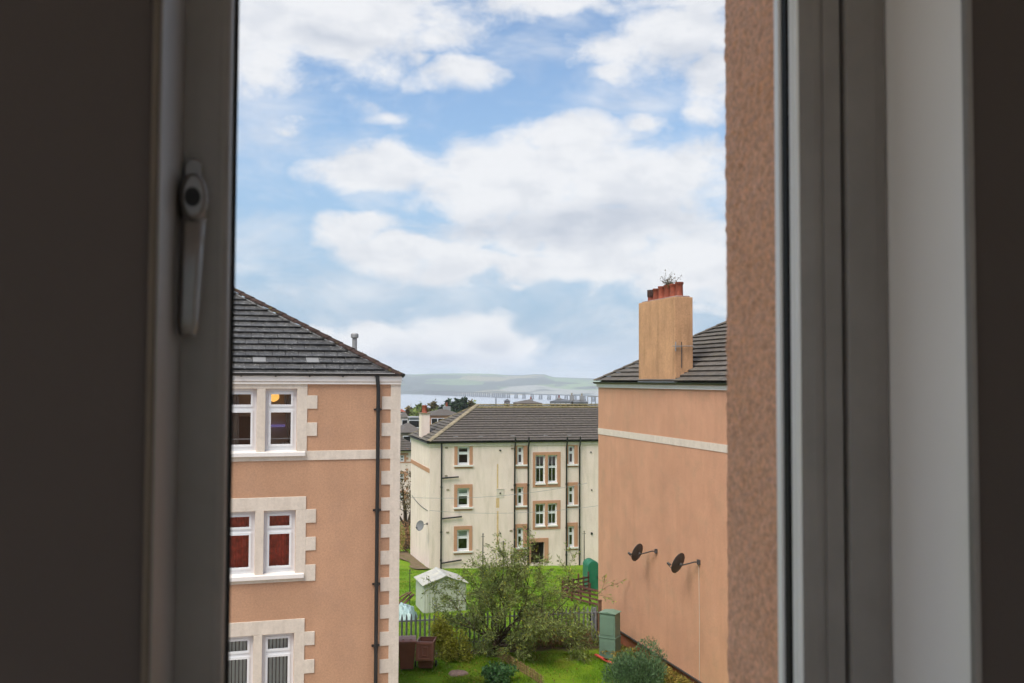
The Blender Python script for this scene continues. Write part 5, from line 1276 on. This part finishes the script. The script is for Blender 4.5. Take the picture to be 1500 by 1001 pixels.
far_tree('broadleaf_tree', 692, 592, 240, 10, 'leaf_willow', 'small olive tree peeping over the left end of the cream roof ridge', 10)
def far_house(px0, px1, py_r, py_e, Y, label, wallm, roofm, depth=8.0, chim=(), hip=.4, rot=8, nwin=3, name='house', storeys=1, pots='pot'):
    a_, b_ = at(px0, py_e, Y), at(px1, py_e, Y); zr_ = at(px0, py_r, Y).z - 0; ze_ = a_.z; W = b_.x - a_.x; g0 = gz(a_.x, Y)
    root = empty(name, (a_.x, Y, 0), R(rot), label, 'house', 'houses in the town below')
    x1 = W; zb_ = g0 - 1
    w_ = MB().box(.25, x1 - .25, .25, depth - .25, zb_, ze_ + .05).build('wall', M[wallm], root)
    h_ = hip * depth / 2
    rf = MB().add([(0, 0, ze_), (x1, 0, ze_), (x1, depth, ze_), (0, depth, ze_), (min(h_, W * .45), depth / 2, zr_), (max(x1 - h_, W * .55), depth / 2, zr_)], [(0, 1, 5, 4), (1, 2, 5), (2, 3, 4, 5), (3, 0, 4), (0, 3, 2, 1)]).build('roof', M[roofm], root)
    for k in range(nwin):
        xw = W * (k + .7) / (nwin + .4); win = MB().box(xw - .5, xw + .5, .20, .249, ze_ - 1.6, ze_ - .4).build('window', M['white'], root); MB().box(xw - .42, xw + .42, .185, .199, ze_ - 1.5, ze_ - .5).build('pane', M['flat_black'], win)
    for (t, hc) in chim:
        cw = .55; ch = MB().box(W * t - cw, W * t + cw, depth / 2 - .45, depth / 2 + .45, zr_ - 1.2, zr_ + hc).build('chimney', M['zinc'], rf)
        MB().lathe([(.22, 0), (.18, .1), (.17, .55), (.21, .65)], 8, (W * t, depth / 2, zr_ + hc)).build('chimney_pot', M[pots], rf)
    return root
far_house(586, 600, 604.5, 611.5, 165, 'small grey roofed house at the far left above the gap', 'cream_trim', 'grey_tile', 7, nwin=1)
far_house(583, 594, 600, 603.5, 195, 'orange roofed house half hidden at the left edge of the gap', 'cream_trim', 'hip_orange' if 'hip_orange' in M else 'pot', 6, nwin=1)
far_house(598, 616, 610.5, 612, 150, 'low pale flat building left of the cream chimney', 'zinc', 'zinc', 5, nwin=2)
far_house(630, 682, 600.5, 609, 150, 'long dark roofed bungalow with pinkish walls behind the cream tenement', 'peach_trim', 'brown_tile', 9, ((.62, .4),), .8, 14, 5)
far_house(586, 622, 622, 634, 120, 'brown roofed house low in the gap behind the cream chimney', 'hip_cream', 'brown_tile', 8, (), .7, 14, 2)
far_house(738.5, 748.5, 585, 588.2, 260, 'small square house with a pointed grey roof on the skyline', 'stone', 'slate', 4.0, (), 1.0, 4, 1)
far_house(754, 796, 586.5, 591, 240, 'long low brown roofed block on the skyline above the ridge', 'stone', 'brown_tile', 9, ((.62, .2),), .9, 4, 4)
far_house(804, 838, 584.6, 588.5, 250, 'grey stone house with hipped roof on the skyline', 'zinc', 'slate', 9, ((.4, .25),), .9, -6, 4)
far_house(838, 863, 586.2, 589.5, 252, 'grey house with two tall chimneys and buff pots on the skyline', 'zinc', 'slate', 9, ((.12, 1.1), (.72, 1.0)), .2, 4, 3, pots='hip_cream')
q = at(726.5, 592, 230)
MS = empty('mast', (q.x, 230, gz(0, 230)), 0, 'thin dark mast rising above the cream roof ridge', 'mast')
tz_ = at(726.5, 584, 230).z - gz(0, 230)
MB().tube([(0, 0, 0), (0, 0, tz_)], [.22, .10], 8).build('shaft', M['dark_metal'], MS); MB().tube([(0, 0, tz_), (0, 0, tz_ + .4)], .05, 6).build('finial', M['dark_metal'], MS)
# second cream tenement in the gap
a_ = at(580, 661, 96); F2 = Frame(at(603, 661, 96).x, 98, 0, 14.5)
T2 = empty('tenement', F2.o, F2.rot, 'distant cream tenement with peach quoins seen in the narrow gap', 'building')
zt2 = F2.pl(592, 661)[1]; bs2 = -17.5
hl = []
for (py0, py1) in ((667, 676.5), (694, 706), (722, 734)):
    hl.append((F2.pl(586.2, 670)[0], F2.pl(592, 670)[0], F2.pl(589, py1)[1], F2.pl(589, py0)[1]))
w = wall_holes(-14, .9, bs2, zt2, hl, .15); w.quad((.9, 0, bs2), (.9, 8, bs2), (.9, 8, zt2), (.9, 0, zt2)).quad((.9, 8, bs2), (-14, 8, bs2), (-14, 8, zt2), (.9, 8, zt2)).quad((-14, 8, bs2), (-14, 0, bs2), (-14, 0, zt2), (-14, 8, zt2)); w.build('wall', M['cream_wall'], T2)
for h in hl:
    win = window(T2, *h, .08, .06, (h[2] + h[3]) / 2); MB().quad((h[0], .5, h[2]), (h[1], .5, h[2]), (h[1], .5, h[3]), (h[0], .5, h[3])).build('room_shell', M['dark_interior'], win)
    slab(T2, 'window_margin', h[1], h[1] + .22, h[2], h[3], .03, M['peach_trim'], 0); slab(T2, 'window_margin', h[0] - .1, h[1] + .22, h[3], h[3] + .22, .031, M['peach_trim'], 0)
    for k in range(3): slab(T2, 'quoin', h[1] + .22, h[1] + .42, h[2] + .2 + k * .45, h[2] + .42 + k * .45, .03, M['peach_trim'], 0)
slab(T2, 'string_course', -14, .9, F2.pl(592, 678.5)[1], F2.pl(592, 676.6)[1], .02, M['peach_trim'], 0)
hip_core(MB(), -14.3, 1.2, -.3, 8.3, zt2 + .1, R(28), 0).build('roof', M['brown_tile'], T2)
for i in range(14):
    s0 = i * .33; s1 = s0 + .36; cA, sA = math.cos(R(28)), math.sin(R(28)); PQ = lambda a, s, h: (a, -.3 + s * cA - h * sA, zt2 + .1 + s * sA + h * cA)
    b = MB(); course_strip(b, PQ, (-14.3 + s0 * cA, 1.2 - s0 * cA), (-14.3 + s1 * cA, 1.2 - s1 * cA), s0, s1, .05, .055); b.build('tile_course', M['brown_tile'], T2)
half_gutter(T2, -14.3, 1.2, -.32, zt2 + .1, .09)
# brown hedge and timber fence in the gap
q = at(592, 792, 70); 
shrub('brown_hedge', (q.x, 71.5, gz(q.x, 71.5)), (1.4, .6, 1.7), 2600, .14, .05, 'leaf_rust', 'rust brown hedge in the gap beside the cream tenement', 'hedge', seed=77, bumps=14)

# railway bridge over the river
BA, BB = at(618, 577, 3950), at(880, 579, 2720)
BR = empty('railway_bridge', (0, 0, -60), 0, 'long low railway bridge on many piers crossing the wide river', 'bridge')
def on_bridge(px):
    d = ray(px, 578); A2, B2v = Vector((BA.x, BA.y)), Vector((BB.x, BB.y)); e = B2v - A2
    t = (d.x * A2.y - d.y * A2.x) / (d.y * e.x - d.x * e.y); return A2 + e * t
M['bridge'] = mat('bridge_steel', (.025, .028, .034), .7, .1, .01)
pp = [580 + z / 9.375 for z in (400, 425, 447, 470, 490, 510, 530, 550, 572, 595, 615, 635, 656, 677, 701, 725, 747, 770, 792, 815, 840, 866, 892, 918, 945, 972, 999, 1026, 1053, 1081, 1108, 1135, 1162, 1190, 1217, 1245, 1275, 1305, 1335, 1365, 1393, 1422, 1451, 1480)][::2]
pp += [720 + z / 9.375 for z in (52, 110, 172, 232, 338, 446, 558, 674, 791, 904, 1026, 1145, 1270, 1395, 1520)]
e_ = (Vector((BB.x, BB.y)) - Vector((BA.x, BA.y))).normalized(); nrm_ = Vector((-e_.y, e_.x))
for px in pp:
    c2 = on_bridge(px); b = MB()
    for s in (-1, 1): cpt = c2 + nrm_ * (4.2 * s) ; b.tube([(cpt.x, cpt.y, -1), (c2.x + nrm_.x * 3.2 * s, c2.y + nrm_.y * 3.2 * s, 14.5)], [2.9, 2.0], 6)
    b.box(c2.x - 6, c2.x + 6, c2.y - 5, c2.y + 5, -1.5, 2.0); b.build('pier', M['bridge'], BR)
E0 = on_bridge(600); E1 = on_bridge(930)
b = MB(); o2 = nrm_ * 4.0
for (lo, hi, k) in ((14.4, 16.8, 1.0),):
    b.add([(E0.x - o2.x, E0.y - o2.y, lo), (E1.x - o2.x, E1.y - o2.y, lo), (E1.x + o2.x, E1.y + o2.y, lo), (E0.x + o2.x, E0.y + o2.y, lo), (E0.x - o2.x, E0.y - o2.y, hi), (E1.x - o2.x, E1.y - o2.y, hi), (E1.x + o2.x, E1.y + o2.y, hi), (E0.x + o2.x, E0.y + o2.y, hi)], [(0, 3, 2, 1), (4, 5, 6, 7), (0, 1, 5, 4), (2, 3, 7, 6)])
b.build('deck', M['bridge'], BR)
# steel frame on the near shore at the right end
q0, q1 = at(861, 580, 700), at(884, 580, 700)
GF = empty('steel_gantry', (q0.x, 700, gz(0, 700)), 0, 'pale grey steel frame on the near shore beside the peach gable', 'gantry')
gh = q0.z - gz(0, 700); gw = q1.x - q0.x
MB().box(0, gw, 0, 2, gh - .8, gh).build('beam', M['zinc'], GF)
for k in range(5): MB().box(gw * k / 4 - .3, gw * k / 4 + .3, .2, 1.8, 0, gh - .8).build('column', M['zinc'], GF)

# ------------------------------------------------------------------ air
hz = bpy.data.materials.new('haze'); hz.use_nodes = True; n = hz.node_tree.nodes; l = hz.node_tree.links; n.clear()
pv = n.new('ShaderNodeVolumePrincipled'); pv.inputs['Color'].default_value = (.86, .92, 1.0, 1); pv.inputs['Density'].default_value = HAZE; pv.inputs['Anisotropy'].default_value = 0.0
ho = n.new('ShaderNodeOutputMaterial'); l.new(pv.outputs[0], ho.inputs['Volume'])
o = MB().box(-7200, 7200, -320, 9200, -68, 75).build('haze', hz); tag(o, kind='stuff'); o.display_type = 'WIRE'
